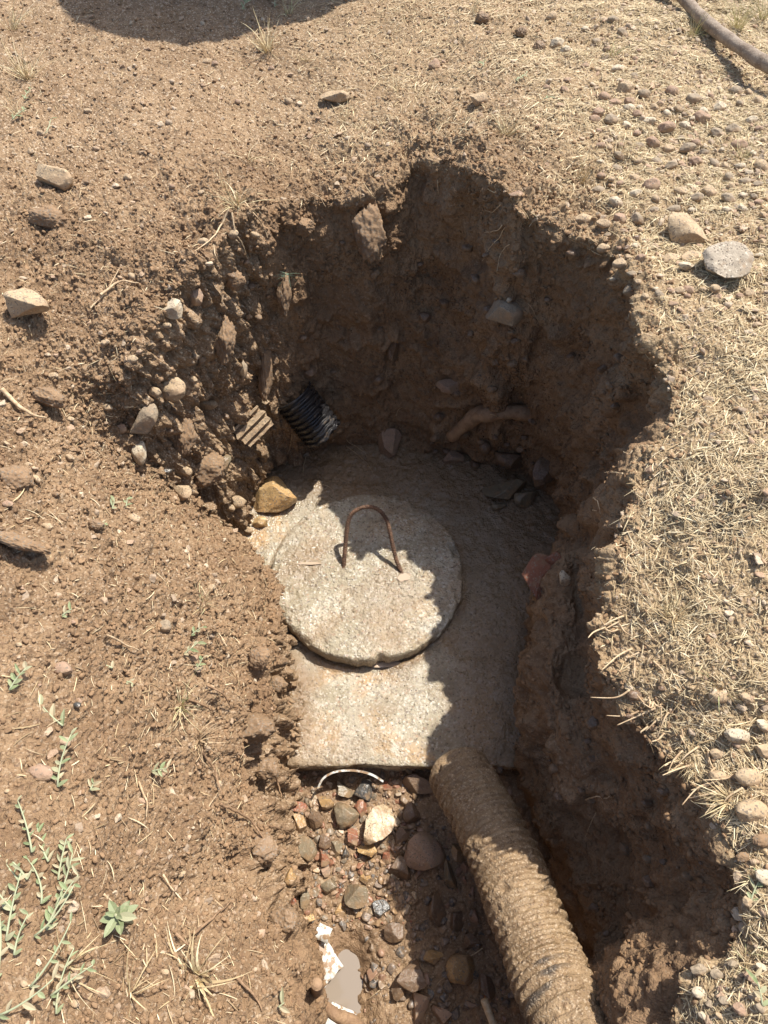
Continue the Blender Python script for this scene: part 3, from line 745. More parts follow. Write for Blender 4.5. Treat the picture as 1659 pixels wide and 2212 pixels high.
# trench stones in the sun
TS = [(740, 1700, 42, 34, 'wet_grey', 'grey green stone just below the white plastic strip'),
      (785, 1702, 40, 42, 'wet_dark', 'blue black stone below the right end of the white strip'),
      (838, 1695, 26, 22, 'wet_red', 'dark red stone at the right end of the white strip'),
      (640, 1742, 50, 28, 'wet_red', 'flat brick red stone at the upper left of the gravel'),
      (700, 1730, 36, 28, 'wet_ochre', 'yellow stone beside the flat brick red stone'),
      (777, 1745, 28, 52, 'wet_red', 'upright red stone left of the big white quartz'),
      (645, 1776, 38, 38, 'wet_ochre', 'orange brown stone under the flat brick red stone'),
      (683, 1768, 32, 42, 'wet_brown', 'purplish brown stone in the middle of the gravel'),
      (743, 1762, 58, 50, 'wet_grey', 'large olive grey stone in the middle of the gravel'),
      (816, 1782, 64, 84, 'wet_white', 'big whitish quartz stone at the shadow edge'),
      (762, 1808, 32, 36, 'wet_red', 'dark red stone under the olive grey stone'),
      (660, 1832, 54, 44, 'wet_grey', 'muddy grey stone at the left of the gravel'),
      (703, 1818, 30, 34, 'wet_brown', 'brown stone between muddy grey and dark red stones'),
      (729, 1834, 30, 34, 'wet_grey', 'upright grey stone near the lower gravel'),
      (697, 1853, 34, 34, 'wet_red', 'rough red stone at the bottom of the coarse gravel'),
      (790, 1834, 46, 34, 'wet_tan', 'tan lumpy stone under the quartz'),
      (748, 1838, 16, 26, 'wet_dark', 'small black stone beside the upright grey stone'),
      (830, 1850, 24, 28, 'wet_red', 'red stone right of the tan lumpy stone'),
      (627, 1892, 26, 36, 'wet_ochre', 'orange round pebble at the left end of the fine gravel'),
      (710, 1912, 38, 30, 'wet_grey', 'smooth blue grey pebble in the fine gravel'),
      (655, 1935, 28, 46, 'wet_grey', 'long olive pebble low in the fine gravel'),
      (733, 1925, 14, 24, 'wet_red', 'small red chip beside the smooth blue grey pebble'),
      (768, 1935, 54, 52, 'wet_grey', 'dark wedge shaped stone at the edge of shadow'),
      (735, 1968, 24, 26, 'wet_ochre', 'orange chip above the puddle'),
      (665, 1980, 30, 20, 'wet_tan', 'tan chip above the white plastic'),
      (633, 1945, 16, 18, 'wet_red', 'small red chip at the left end of fine gravel'),
      (785, 1895, 26, 20, 'wet_ochre', 'orange brown chip near the shadow edge'),
      (700, 1880, 20, 22, 'pink', 'pink chip in the fine gravel')]
for i, (u, v, w, h, m, lab) in enumerate(TS):
    rock(u, v, w, h, m, lab, 'stone', 'stone', 'stones in the trench gravel', seed=200 + i, lift=.26, sub=4, angular=1.0, cuts=8, rough=.07, rot=random.uniform(-.5, .5))
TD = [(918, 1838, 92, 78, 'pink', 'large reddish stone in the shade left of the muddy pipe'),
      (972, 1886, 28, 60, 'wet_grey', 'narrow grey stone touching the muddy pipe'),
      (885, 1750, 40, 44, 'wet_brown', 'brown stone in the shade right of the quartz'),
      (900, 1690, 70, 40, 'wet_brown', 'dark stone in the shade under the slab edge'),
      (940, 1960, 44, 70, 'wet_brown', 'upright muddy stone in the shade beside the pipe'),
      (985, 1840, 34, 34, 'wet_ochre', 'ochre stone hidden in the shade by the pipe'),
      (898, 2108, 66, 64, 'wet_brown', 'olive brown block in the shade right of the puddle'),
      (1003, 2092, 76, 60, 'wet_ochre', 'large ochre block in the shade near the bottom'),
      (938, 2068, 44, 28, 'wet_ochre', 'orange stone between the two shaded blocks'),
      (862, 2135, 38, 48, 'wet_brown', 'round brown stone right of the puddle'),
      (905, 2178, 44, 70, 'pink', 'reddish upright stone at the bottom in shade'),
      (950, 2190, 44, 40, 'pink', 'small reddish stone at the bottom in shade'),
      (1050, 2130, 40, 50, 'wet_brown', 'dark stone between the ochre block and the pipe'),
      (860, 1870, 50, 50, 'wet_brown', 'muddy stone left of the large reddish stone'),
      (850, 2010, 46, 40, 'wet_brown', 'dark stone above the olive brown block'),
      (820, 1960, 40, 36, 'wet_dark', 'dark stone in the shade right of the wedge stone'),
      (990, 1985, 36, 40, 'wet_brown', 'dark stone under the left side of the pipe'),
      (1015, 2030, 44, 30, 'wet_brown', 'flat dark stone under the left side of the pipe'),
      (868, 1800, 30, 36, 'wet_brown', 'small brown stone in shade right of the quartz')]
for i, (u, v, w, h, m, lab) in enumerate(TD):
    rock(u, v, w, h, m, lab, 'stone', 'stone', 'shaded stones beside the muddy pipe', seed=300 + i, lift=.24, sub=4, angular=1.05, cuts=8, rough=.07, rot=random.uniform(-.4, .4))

# fine gravel: beyond counting
gb = Batch()
gc = [(.26, .12, .07), (.33, .21, .11), (.2, .165, .12), (.13, .115, .10), (.38, .29, .19), (.28, .185, .11), (.32, .21, .14), (.27, .18, .11), (.25, .165, .10)]
def scatter_stones(batch, n, upx, vpx, size, cols, acc=None, sub=1, flat=.7, lift=.1):
    k = 0; tries = 0
    while k < n and tries < n * 12:
        tries += 1
        u, v = random.uniform(*upx), random.uniform(*vpx)
        if acc and not acc(u, v): continue
        p, nn = surf(u, v)
        s_ = size[0] + (size[1] * 1.4 - size[0]) * random.random() ** 2.4
        RV, RF = rock_verts(2, random.randrange(60), 1.0, .08, 8)
        Rm = rotm(random.uniform(-.5, .5), random.uniform(-.5, .5), random.uniform(0, 6.28))
        RV = (RV * np.array([s_ * random.uniform(.8, 1.3), s_, s_ * flat])) @ Rm.T
        c_ = random.choice(cols); g_ = random.uniform(.8, 1.2)
        batch.add(RV + p + nn * s_ * (lift - .05), RF, [q * g_ for q in c_]); k += 1
scatter_stones(gb, 950, (575, 900), (1668, 2010), (.004, .014), gc, lambda u, v: u > 575 + (v - 1660) * .05 and allV[buf[int((v + 150) / CS) * BW + int((u + 150) / CS)]][2] < 0.02)
scatter_stones(gb, 420, (780, 1110), (1660, 2212), (.006, .018), [(.2, .14, .09), (.16, .12, .09), (.24, .14, .09), (.1, .09, .08)], lambda u, v: allV[buf[int((v + 150) / CS) * BW + int((u + 150) / CS)]][2] < 0.02)
s = NT('gravel_mixed'); tn = s.attr('tint').outputs['Color']
nn_ = s.noise(200, 3, .6)
c = s.mix(s.ramp(nn_, .4, .65), tn, s.mix(.5, tn, (.34, .23, .14)))
M['gravel'] = s.out(c, .4, s.bump(nn_, .5, .002), .45)
tag(gb.build('fine_gravel', M['gravel']), 'fine wet gravel over the trench mud', kind='stuff')

# loose crumbs of soil
s = NT('soil_crumb'); tn = s.attr('tint').outputs['Color']; nn_ = s.noise(300, 3, .65)
M['crumb'] = s.out(s.mix(s.ramp(nn_, .4, .62), tn, s.mix(.45, tn, (.24, .15, .09))), .95, s.bump(nn_, .8, .002), .2)
def vectorised_scatter(name, pick, size, col, sub, flat, lift, mat, label, variants=16):
    """pick: indices of ground points"""
    n = len(pick); P0 = GV[pick]; N0 = GN[pick]
    allv = []; allf = []; allc = []; base = 0
    part = np.array_split(np.arange(n), variants)
    for j, ids in enumerate(part):
        RV, RF = rock_verts(sub, 900 + j, .95, .16, 7)
        m = len(ids)
        a = rng.uniform(0, 2 * np.pi, m); s_ = size(m, P0[ids])
        b = rng.uniform(-.8, .8, m)
        Rz = np.zeros((m, 3, 3)); Rz[:, 0, 0] = np.cos(a); Rz[:, 0, 1] = -np.sin(a); Rz[:, 1, 0] = np.sin(a); Rz[:, 1, 1] = np.cos(a); Rz[:, 2, 2] = 1
        Rx = np.zeros((m, 3, 3)); Rx[:, 1, 1] = np.cos(b); Rx[:, 1, 2] = -np.sin(b); Rx[:, 2, 1] = np.sin(b); Rx[:, 2, 2] = np.cos(b); Rx[:, 0, 0] = 1
        v_ = RV * np.array([1.15, 1, flat])
        vv_ = np.einsum('mij,mjk,vk->mvi', Rz, Rx, v_) * s_[:, None, None] + P0[ids][:, None] + N0[ids][:, None] * (s_ * lift)[:, None, None]
        allv.append(vv_.reshape(-1, 3)); allf.append((RF[None] + (np.arange(m) * len(RV))[:, None, None]).reshape(-1, 3) + base)
        allc.append(np.repeat(col(m, P0[ids], ids), len(RV), 0)); base += m * len(RV)
    me = np_mesh(name, np.vstack(allv), np.vstack(allf), sub > 0, {'tint': np.vstack(allc)})
    return tag(link(name, me, mat), label, kind='stuff')
gu, gv, gz = project(GV)
inview = (gu > -40) & (gu < 1700) & (gv > -40) & (gv < 2260) & (GN[:, 2] > .15)
# weight points by the ground area they stand for
area = np.linalg.norm(np.cross(dC.reshape(-1, 3), dR.reshape(-1, 3)), axis=1)
def choose(n, w):
    w = np.where(inview, w * area, 0); w = w / w.sum()
    return rng.choice(len(GV), n, p=w)
crumbw = .25 + 1.0 * leftg * (1 - .7 * lowleft) + 1.2 * rimw
crumbw = crumbw * (1 - iswall) + .5 * lefwall
pk = choose(34000, crumbw)
def csize(m, p): return .0022 + .0070 * rng.random(m) ** 4.5
def ccol(m, p, ids):
    b = rng.uniform(.8, 1.2, m)[:, None]; mo = moist_shade[pk[ids]][:, None]
    return (np.array([[.30, .197, .114]]) * (1 - mo) + np.array([[.23, .142, .076]]) * mo) * b
vectorised_scatter('loose_soil_crumbs', pk, csize, ccol, 1, .8, .25, M['crumb'], 'loose crumbs of soil lying on the banks')
pk = choose(4200, (.12 + 1.6 * sstep(.3, .9, x)) * (1 - iswall))
def gsize(m, p): return .004 + .011 * rng.random(m) ** 2.5
def gcol(m, p, ids):
    base = np.array([[.48, .38, .27], [.42, .31, .21], [.40, .28, .19], [.52, .42, .30], [.36, .28, .20]])[rng.integers(0, 5, m)]
    return base * rng.uniform(.85, 1.15, m)[:, None]
vectorised_scatter('fine_grit', pk, gsize, gcol, 2, .7, .12, M['crumb'], 'fine grit and tiny stones on the ground', variants=24)

inview = (gu > -40) & (gu < 1700) & (gv > -40) & (gv < 2260)
pk = choose(15000, iswall * (1 - .6 * lefwall) * (.15 + sstep(-.1, .4, gnoise(Q, 8, 97))))
vectorised_scatter('clinging_soil_crumbs', pk, lambda m, p: .0025 + .0095 * rng.random(m) ** 3.5, ccol, 1, .8, .1, M['crumb'], 'damp crumbs of soil clinging to the pit walls')
# pebbles one can count on the right bank
peb = 0
kinds = [('pale', 'pale'), ('tan', 'tan'), ('grey', 'grey'), ('pink', 'pinkish')]
def pebble_zone(n, box, size, where, grp, acc=None, kinds=kinds, lift=.22):
    protos = {}
    k = 0; t_ = 0
    pts = []
    while k < n and t_ < n * 30:
        t_ += 1
        u, v = random.uniform(box[0], box[1]), random.uniform(box[2], box[3])
        if acc and not acc(u, v): continue
        w = random.uniform(*size)
        if any(math.hypot(u - a_, v - b_) < (w + c_) * .5 for a_, b_, c_ in pts): continue
        pts.append((u, v, w))
        m_, word = random.choice(kinds)
        big_ = w > (size[0] + size[1]) / 2
        lab = ('%s %s pebble %s' % ('larger' if big_ else 'small', word, where))
        rock(u, v, w, w * random.uniform(.6, .8), m_, lab, 'pebble', 'pebble', grp, seed=1000 + random.randrange(4000), lift=lift, sub=3 if w > 22 else 2, angular=.35, rot=random.uniform(-.6, .6))
        k += 1
big_clear = lambda u, v: not (1395 < u < 1640 and 455 < v < 620)
pebble_zone(120, (1290, 1650, 190, 640), (14, 40), 'bedded in the straw on the upper right bank', 'pebbles in the straw of the upper right bank', lambda u, v: big_clear(u, v) and u > 1250 + abs(v - 330) * .25)
pebble_zone(22, (1180, 1400, 30, 260), (14, 30), 'scattered near the top right of the pit', 'pebbles beyond the far rim')
pebble_zone(14, (1330, 1520, 560, 640), (14, 30), 'on the crumbling edge below the flat tan stone', 'pebbles on the crumbling right edge', lambda u, v: big_clear(u, v) and u > 1400)
pebble_zone(20, (1545, 1655, 1500, 1960), (34, 80), 'half covered in dust on the lower right bank', 'stones of the lower right bank', lambda u, v: u > 1600 - (v < 1700) * 50, [('tan', 'tan'), ('tan', 'tan'), ('pale', 'pale'), ('clod', 'earthy')], .1)
pebble_zone(16, (1500, 1650, 2080, 2200), (20, 44), 'on the soil mound in the lower right corner', 'stones of the lower right corner')
lk = [('tan', 'tan'), ('clod', 'earthy'), ('pink', 'pinkish'), ('tan', 'tan')]
pebble_zone(30, (10, 560, 480, 1200), (12, 30), 'lying on the cloddy left slope', 'pebbles on the left slope', None, lk)
pebble_zone(24, (10, 480, 1250, 2190), (9, 22), 'on the bare soil at lower left', 'pebbles on the lower left soil', None, lk)
pebble_zone(16, (30, 700, 130, 420), (9, 20), 'on the bare ground at upper left', 'pebbles on the upper left ground', None, lk)

wk = [('wet_brown', 'muddy'), ('mudclod', 'earthy'), ('wet_brown', 'brown')]
pebble_zone(44, (640, 1380, 500, 950), (10, 34), 'bedded in the shaded far wall of the pit', 'stones in the shaded far wall', None, wk, .12)
pebble_zone(26, (1180, 1520, 1480, 2050), (10, 40), 'bedded in the shaded right wall beside the muddy pipe', 'stones in the shaded right wall', lambda u, v: u > 1120 + (v - 1600) * .35, wk, .12)
pebble_zone(12, (340, 600, 560, 1100), (9, 26), 'stuck in the lit left wall', 'stones in the lit left wall', lambda u, v: u > 330 + max(0, v - 950) * .6, wk, .25)
pebble_zone(16, (900, 1160, 940, 1120), (9, 26), 'fallen on the slab at the right corner', 'small stones fallen on the slab', lambda u, v: v < 960 + (u - 900) * .5, wk, .3)

# ------------------------------------------------------------------ straw, chaff and fallen stalks
s = NT('dry_straw'); tn = s.attr('tint').outputs['Color']
M['straw'] = s.out(s.mix(s.ramp(s.noise(150, 2, .5), .4, .7), tn, s.mix(.35, tn, (.30, .21, .11))), .7, None, .3)
s.b.inputs['Roughness'].default_value = .62
def straw_mesh(name, pick, length, width, col, label, liftm=.0022, tilt=.13, standup=None):
    n = len(pick); P0 = GV[pick]; N0 = GN[pick]
    a = rng.uniform(0, 2 * np.pi, n)
    t0 = np.stack([np.cos(a), np.sin(a), rng.normal(0, tilt, n)], 1)
    nn = N0 + rng.normal(0, .15, (n, 3)); t0 -= nn * (np.sum(t0 * nn, 1) / np.sum(nn * nn, 1))[:, None] * .8
    t0 /= np.linalg.norm(t0, axis=1)[:, None]
    side = np.cross(t0, nn); side /= np.linalg.norm(side, axis=1)[:, None]
    up = np.cross(side, t0)
    L_ = length(n); Wd = width(n)
    K = 5; cs = []
    bend = rng.normal(0, .16, n); arch = np.abs(rng.normal(0, .07, n))
    V_ = np.zeros((n, K, 3, 3))
    for k in range(K):
        q = k / (K - 1) - .5
        c_ = P0 + t0 * (L_ * q)[:, None] + side * (L_ * bend * (q * q - .1))[:, None] + up * (L_ * arch * (.25 - q * q) * 2 + liftm)[:, None]
        w_ = Wd * (1 - .55 * abs(2 * q) ** 2)
        V_[:, k, 0] = c_ - side * w_[:, None] / 2; V_[:, k, 1] = c_ + up * w_[:, None] * .35; V_[:, k, 2] = c_ + side * w_[:, None] / 2
    V_ = V_.reshape(n, K * 3, 3)
    f = []
    for k in range(K - 1):
        for j in (0, 1): f.append((k * 3 + j, k * 3 + j + 1, k * 3 + 3 + j + 1, k * 3 + 3 + j))
    for k in range(K - 1): f.append((k * 3 + 2, k * 3, k * 3 + 3, k * 3 + 5))
    f = np.array(f)
    F_ = (f[None] + (np.arange(n) * K * 3)[:, None, None]).reshape(-1, 4)
    me = np_mesh(name, V_.reshape(-1, 3), F_, False, {'tint': np.repeat(col(n), K * 3, 0)})
    return tag(link(name, me, M['straw']), label, kind='stuff')
def scol(n):
    base = np.array([[.64, .51, .30], [.48, .36, .20], [.76, .64, .42], [.32, .225, .125], [.57, .46, .285]])[rng.integers(0, 5, n)]
    return base * rng.uniform(.8, 1.15, n)[:, None]
ws = straw ** 1.4 * (1 + 1.2 * sstep(.55, .9, x)) * (.25 + sstep(-.25, .35, fbm(Q, 8, 3, 66))) * sstep(.03, .12, wout)
straw_mesh('dry_straw', choose(64000, ws), lambda n: .005 + .034 * rng.random(n) ** 3, lambda n: .0007 + .0016 * rng.random(n) ** 1.8, scol, 'dry straw and chaff strewn on the right bank')
straw_mesh('scattered_straw', choose(4200, (.35 + .6 * leftg + .5 * sstep(-.2, .3, x)) * (1 - iswall)), lambda n: .006 + .030 * rng.random(n) ** 2.5, lambda n: rng.uniform(.0007, .0018, n), scol, 'thin straw scattered on the left soil')

# ------------------------------------------------------------------ muddy corrugated pipe
s = NT('mud_coated_plastic')
n1 = s.noise(16, 4, .6); n2 = s.noise(90, 4, .65); n3 = s.noise(480, 3, .7)
c = s.mix(s.ramp(n1, .35, .65), (.25, .165, .088), (.33, .225, .125)); c = s.mix(s.ramp(n2, .52, .7), c, (.21, .128, .064))
a_ = s.sep(s.attr('zone').outputs['Color'])
c = s.mix(a_[0], c, (.035, .032, .03))
g = s.sep(s.vor(420, out='Color')); c = s.mix(s.ramp(g[0], .82, .92), c, s.mix(.5, c, (.58, .46, .32))); c = s.mix(s.ramp(g[1], .90, .96), c, s.mix(.6, c, (.12, .07, .04)))
b = s.bump(n3, .9, .002); b = s.bump(n2, .8, .005, b); b = s.bump(s.vor(240), .6, .0018, b)
wetm = s.ramp(s.noise(13, 3, .6), .42, .58)
M['mudpipe'] = s.out(c, s.math('SUBTRACT', .78, s.math('MULTIPLY', wetm, .48)), b, .5)
pp = [P(983, 1655, .072), P(1020, 1722, .115), P(1060, 1795, .15), P(1100, 1880, .178), P(1134, 1970, .21), P(1180, 2090, .245), P(1232, 2212, .30), P(1284, 2350, .32), P(1318, 2500, .29)]
n = 900
C = catmull(np.array(pp), np.linspace(0, len(pp) - 1.001, 3000))
L = np.concatenate([[0], np.cumsum(np.linalg.norm(np.diff(C, axis=0), axis=1))])
Lu = np.linspace(0, L[-1], n); C = np.stack([np.interp(Lu, L, C[:, k]) for k in range(3)], 1)
seg = 220
ph = Lu / .0195 * 2 * np.pi
wave = np.tanh(2.2 * np.sin(ph)) * .5 + .5
T_, N_, B_ = frames(C)
a = np.linspace(0, 2 * np.pi, seg, endpoint=False)
unitd = np.cos(a)[None, :, None] * N_[:, None] + np.sin(a)[None, :, None] * B_[:, None]
base = C[:, None] + unitd * .06
bq = base.reshape(-1, 3).astype(np.float32)
upf = unitd[..., 2]
mud = (.36 + .42 * sstep(-.3, .5, upf) + .55 * fbm(bq, 13, 3, 2).reshape(n, seg) + .22 * np.exp(-Lu / .10)[:, None] + .10)
mud = np.clip(mud, 0, 1.25)
ribh = .0068 * wave[:, None] * np.ones((1, seg))
fill = sstep(.75, 1.35, mud) * .85
rad = .0590 + ribh * (1 - fill) + .0058 * fill + mud * .0035
rad = rad + (fbm(bq, 45, 3, 6) * .0013 + fbm(bq, 120, 2, 7) * .0009 + crumbs(bq, .012, 3, .5) * .5 + crumbs(bq, .006, 4, .6) * .45).reshape(n, seg) * np.clip(mud, .25, 1)
pits_ = np.maximum(0, gnoise(bq, 42, 77).reshape(n, seg) - .38) * .022 * sstep(.3, 1, mud); rad = rad - pits_
rad[:1] *= .90
# lump of mud closes the far end
endcap = np.sqrt(np.clip(1 - (1 - np.clip(Lu / .022, 0, 1)) ** 2, 0.02, 1)); rad = rad * (0.35 + .65 * endcap)[:, None]
PV, PF = tube(C, rad, seg)
bare = np.clip(sstep(.60, .30, mud - .25 * (wave[:, None] - .5)) * .8, 0, 1).reshape(-1); bare = np.concatenate([bare, [0, 0]])
me = np_mesh('corrugated_pipe', PV, PF, True, {'zone': np.stack([bare, bare, bare], 1)})
tag(link('corrugated_pipe', me, M['mudpipe']), 'mud caked corrugated drain pipe lying in the trench in front of the slab', 'pipe')

# black corrugated stub in the far left wall
s = NT('black_wet_plastic'); n1 = s.noise(35, 4, .65); n2 = s.noise(300, 3, .6)
c = s.mix(s.ramp(n1, .56, .70), (.016, .015, .016), (.10, .07, .045))
M['black'] = s.out(c, s.math('ADD', .22, s.math('MULTIPLY', s.ramp(n1, .45, .6), .4)), s.bump(n2, .4, .001), .5)
st0, st1 = P(655, 882, .23), P(698, 937, .16)
ax = st1 - st0; Ls = np.linalg.norm(ax); ax /= Ls
st0 = st0 - ax * .05; Ls += .05
root = empty('drain_pipe_stub', tuple(st0)); tag(root, 'shiny black corrugated pipe end poking out of the far left pit wall', 'pipe')
n = 260; Lu = np.linspace(0, Ls, n); C = Lu[:, None] * ax[None]
wave = np.tanh(2.5 * np.sin(Lu / .0165 * 2 * np.pi)) * .5 + .5
seg = 96; a = np.linspace(0, 2 * np.pi, seg, endpoint=False)
rad = (.056 + .0065 * wave)[:, None] * (1 + .05 * np.cos(2 * a + .8))[None]
# torn end: outline drawn back on one side
SVp, SFp = tube(C, rad, seg, cap=False)
g_ = fbm(np.stack([np.cos(a), np.sin(a), 0 * a], 1).astype(np.float32), 2.2, 3, 5)
Vr = SVp.reshape(n, seg, 3); tt = (Lu / Ls)[:, None] ** 3
Vr += ax * (tt * g_[None] * .010)[..., None]
link('pipe_wall', np_mesh('pipe_wall', Vr.reshape(-1, 3), SFp, True), M['black'], root)
# inner lining (visible bore) and folded lip
C2 = np.linspace(Ls, .05, 40)[:, None] * ax[None]
V2, F2 = tube(C2, np.full(40, .049), seg, cap=False); V2r = V2.reshape(40, seg, 3)
V2r += ax * ((np.linspace(1, 0, 40) ** 3)[:, None] * g_[None] * 0)[..., None]
link('pipe_bore', np_mesh('pipe_bore', V2, F2, True), M['black'], root)
mp = C[-1] + (np.linalg.norm(C[-1] - C[-1])) * ax
Cl = np.array([C[-1] - ax * .012 + .052 * (math.cos(t) * frames(C)[1][-1] + math.sin(t) * frames(C)[2][-1]) for t in np.linspace(0, 2 * np.pi, 60)])
Vl, Fl = tube(Cl, np.full(60, .0042), 8, cap=False)
link('pipe_lip', np_mesh('pipe_lip', Vl, Fl, True), M['black'], root)
bv, bf = rock_verts(3, 77, .3, .1)
link('mud_plug', np_mesh('mud_plug', bv * .094 + C[-1] - ax * .06, bf, True), M['wet_dark'], root)

# ------------------------------------------------------------------ broken ribbed tile fragment in the left wall
def oriented_box(u, v, w, h, dep, rot, name, mat, label, cat, ribs_=0, lift=.4, jag=.05):
    p, nn = surf(u, v); zc = project(p[None])[2][0]; ww, hh = w / FOC * zc, h / FOC * zc
    ray = p - np.array([0, 0, CAM_Z]); ray /= np.linalg.norm(ray)
    right = np.array([1, 0, 0.0]); right -= ray * (ray @ right); right /= np.linalg.norm(right)
    up = np.cross(right, ray); up = up if up[2] > 0 else -up
    ax_ = np.stack([right * math.cos(rot) + up * math.sin(rot), -right * math.sin(rot) + up * math.cos(rot), -ray])
    m = 40; X, Y = np.meshgrid(np.linspace(-.5, .5, m), np.linspace(-.5, .5, m))
    Z = .5 + 0 * X
    if ribs_: Z = Z - .35 * (np.abs(((Y + .5) * ribs_) % 1 - .5) < .13)
    Xj = X * (1 + jag * np.sin(Y * 17) + jag * np.sin(Y * 7 + 1))
    topv = np.stack([Xj * ww, Y * hh, Z * dep], -1).reshape(-1, 3); bot = topv * [1.02, 1.02, 1]; bot[:, 2] = -.5 * dep
    F = grid_faces(m, m); ring = list(range(m)) + [m - 1 + m * k for k in range(1, m)] + [m * m - 1 - k for k in range(1, m)] + [m * (m - 1 - k) for k in range(1, m - 1)]
    ring = np.array(ring); r2 = np.roll(ring, -1)
    side = np.stack([r2, ring, ring + m * m, r2 + m * m], 1)
    VV = np.vstack([topv, bot]); VV = VV + .0012 * fbm(VV.astype(np.float32), 80, 2, 3)[:, None]
    FF = np.vstack([F, side, F[:, ::-1] + m * m])
    o = link(name, np_mesh(name, VV @ ax_, FF, False), M[mat], None, p - ray * dep * lift)
    return tag(o, label, cat)
oriented_box(547, 920, 76, 52, .05, .78, 'ribbed_tile', 'tan', 'broken terracotta tile piece with grooves in the left pit wall', 'tile', ribs_=3)

# ------------------------------------------------------------------ roots, branch, sticks
s = NT('bark'); n1 = s.noise(40, 5, .65, co=None); n2 = s.noise(220, 3, .7)
c = s.mix(s.ramp(n1, .38, .64), (.30, .24, .185), (.20, .15, .11)); c = s.mix(s.ramp(n2, .56, .7), c, (.42, .36, .28))
M['bark'] = s.out(c, .85, s.bump(n1, .7, .006, s.bump(n2, .6, .002)), .3)
s = NT('root_bark'); n1 = s.noise(60, 5, .65); n2 = s.noise(260, 3, .7)
c = s.mix(s.ramp(n1, .4, .62), (.31, .195, .11), (.21, .125, .07)); M['root'] = s.out(s.mix(.15, c, (.42, .28, .17)), .75, s.bump(n1, .7, .005, s.bump(n2, .6, .002)), .35)
s = NT('pale_rootlet'); n1 = s.noise(120, 3, .6)
M['rootlet'] = s.out(s.mix(s.ramp(n1, .4, .6), (.56, .43, .27), (.42, .29, .17)), .75, None, .3)
s = NT('split_wood'); n1 = s.noise(90, 3, .6)
M['wood'] = s.out(s.mix(s.ramp(n1, .4, .6), (.60, .48, .32), (.50, .37, .22)), .75, s.bump(n1, .4, .002), .3)
def limb(name, pts, radii, mat, label, cat, seg=18, steps=90, knob=.12, group=None, parent=None):
    pts = np.array(pts); t = np.linspace(0, len(pts) - 1.001, steps); C = catmull(pts, t)
    r = np.interp(t, np.arange(len(radii)) * (len(pts) - 1) / (len(radii) - 1), radii)
    T_, N_, B_ = frames(C); a = np.linspace(0, 2 * np.pi, seg, endpoint=False)
    b_ = (C[:, None] + r[:, None, None] * (np.cos(a)[None, :, None] * N_[:, None] + np.sin(a)[None, :, None] * B_[:, None])).reshape(-1, 3)
    f_ = fbm(b_.astype(np.float32), .35 / max(radii), 3, 9).reshape(steps, seg)
    V_, F_ = tube(C, r[:, None] * (1 + knob * f_), seg)
    loc = V_.mean(0)
    o = link(name, np_mesh(name, V_ - loc, F_, True), M[mat], parent, loc)
    return tag(o, label, cat, group)
def sp_(u, v, off=0.0):
    p, n_ = surf(u, v); return p + n_ * off
def gpt(u, v, up=0.0): q = P(u, v, .862); q[2] += up; return q
limb('fallen_branch', [gpt(1400, -40, .03), gpt(1450, 10, .035), gpt(1510, 70, .03), gpt(1580, 125, .03), gpt(1640, 165, .03), gpt(1720, 205, .03), gpt(1800, 240, .03)], [.013, .0145, .015, .0165, .017], 'bark', 'grey brown fallen branch across the top right corner', 'branch', steps=220, knob=.12, seg=28)
limb('tree_root', [P(975, 945, .13), P(1008, 915, .20), P(1045, 893, .25), P(1100, 888, .265), P(1165, 896, .255), P(1240, 915, .23)], [.014, .024, .022, .021, .018], 'root', 'thick hairy tree root curving out of the shaded far wall', 'root', steps=140, knob=.32, seg=26)
limb('root_stub', [sp_(655, 2140, .02), P(690, 2165, .03), P(725, 2192, -.0), P(765, 2212, -.03), P(800, 2260, -.06)], [.009, .011, .013, .012], 'root', 'sand coated root crossing the puddle at the bottom', 'root', steps=90, knob=.15)
stick = limb('broken_stick', [P(1046, 2160, .05), P(1056, 2188, .04), P(1072, 2230, .02), P(1085, 2280, .0)], [.0072, .0072, .0075], 'wood', 'pale peeled stick with a cut end left of the pipe bottom', 'stick', steps=40, knob=.08)
rock(1052, 2150, 18, 26, 'wet_red', 'small bright red chip behind the pale stick', 'stone', 'stone', seed=400, lift=.6, sub=3, angular=.9)

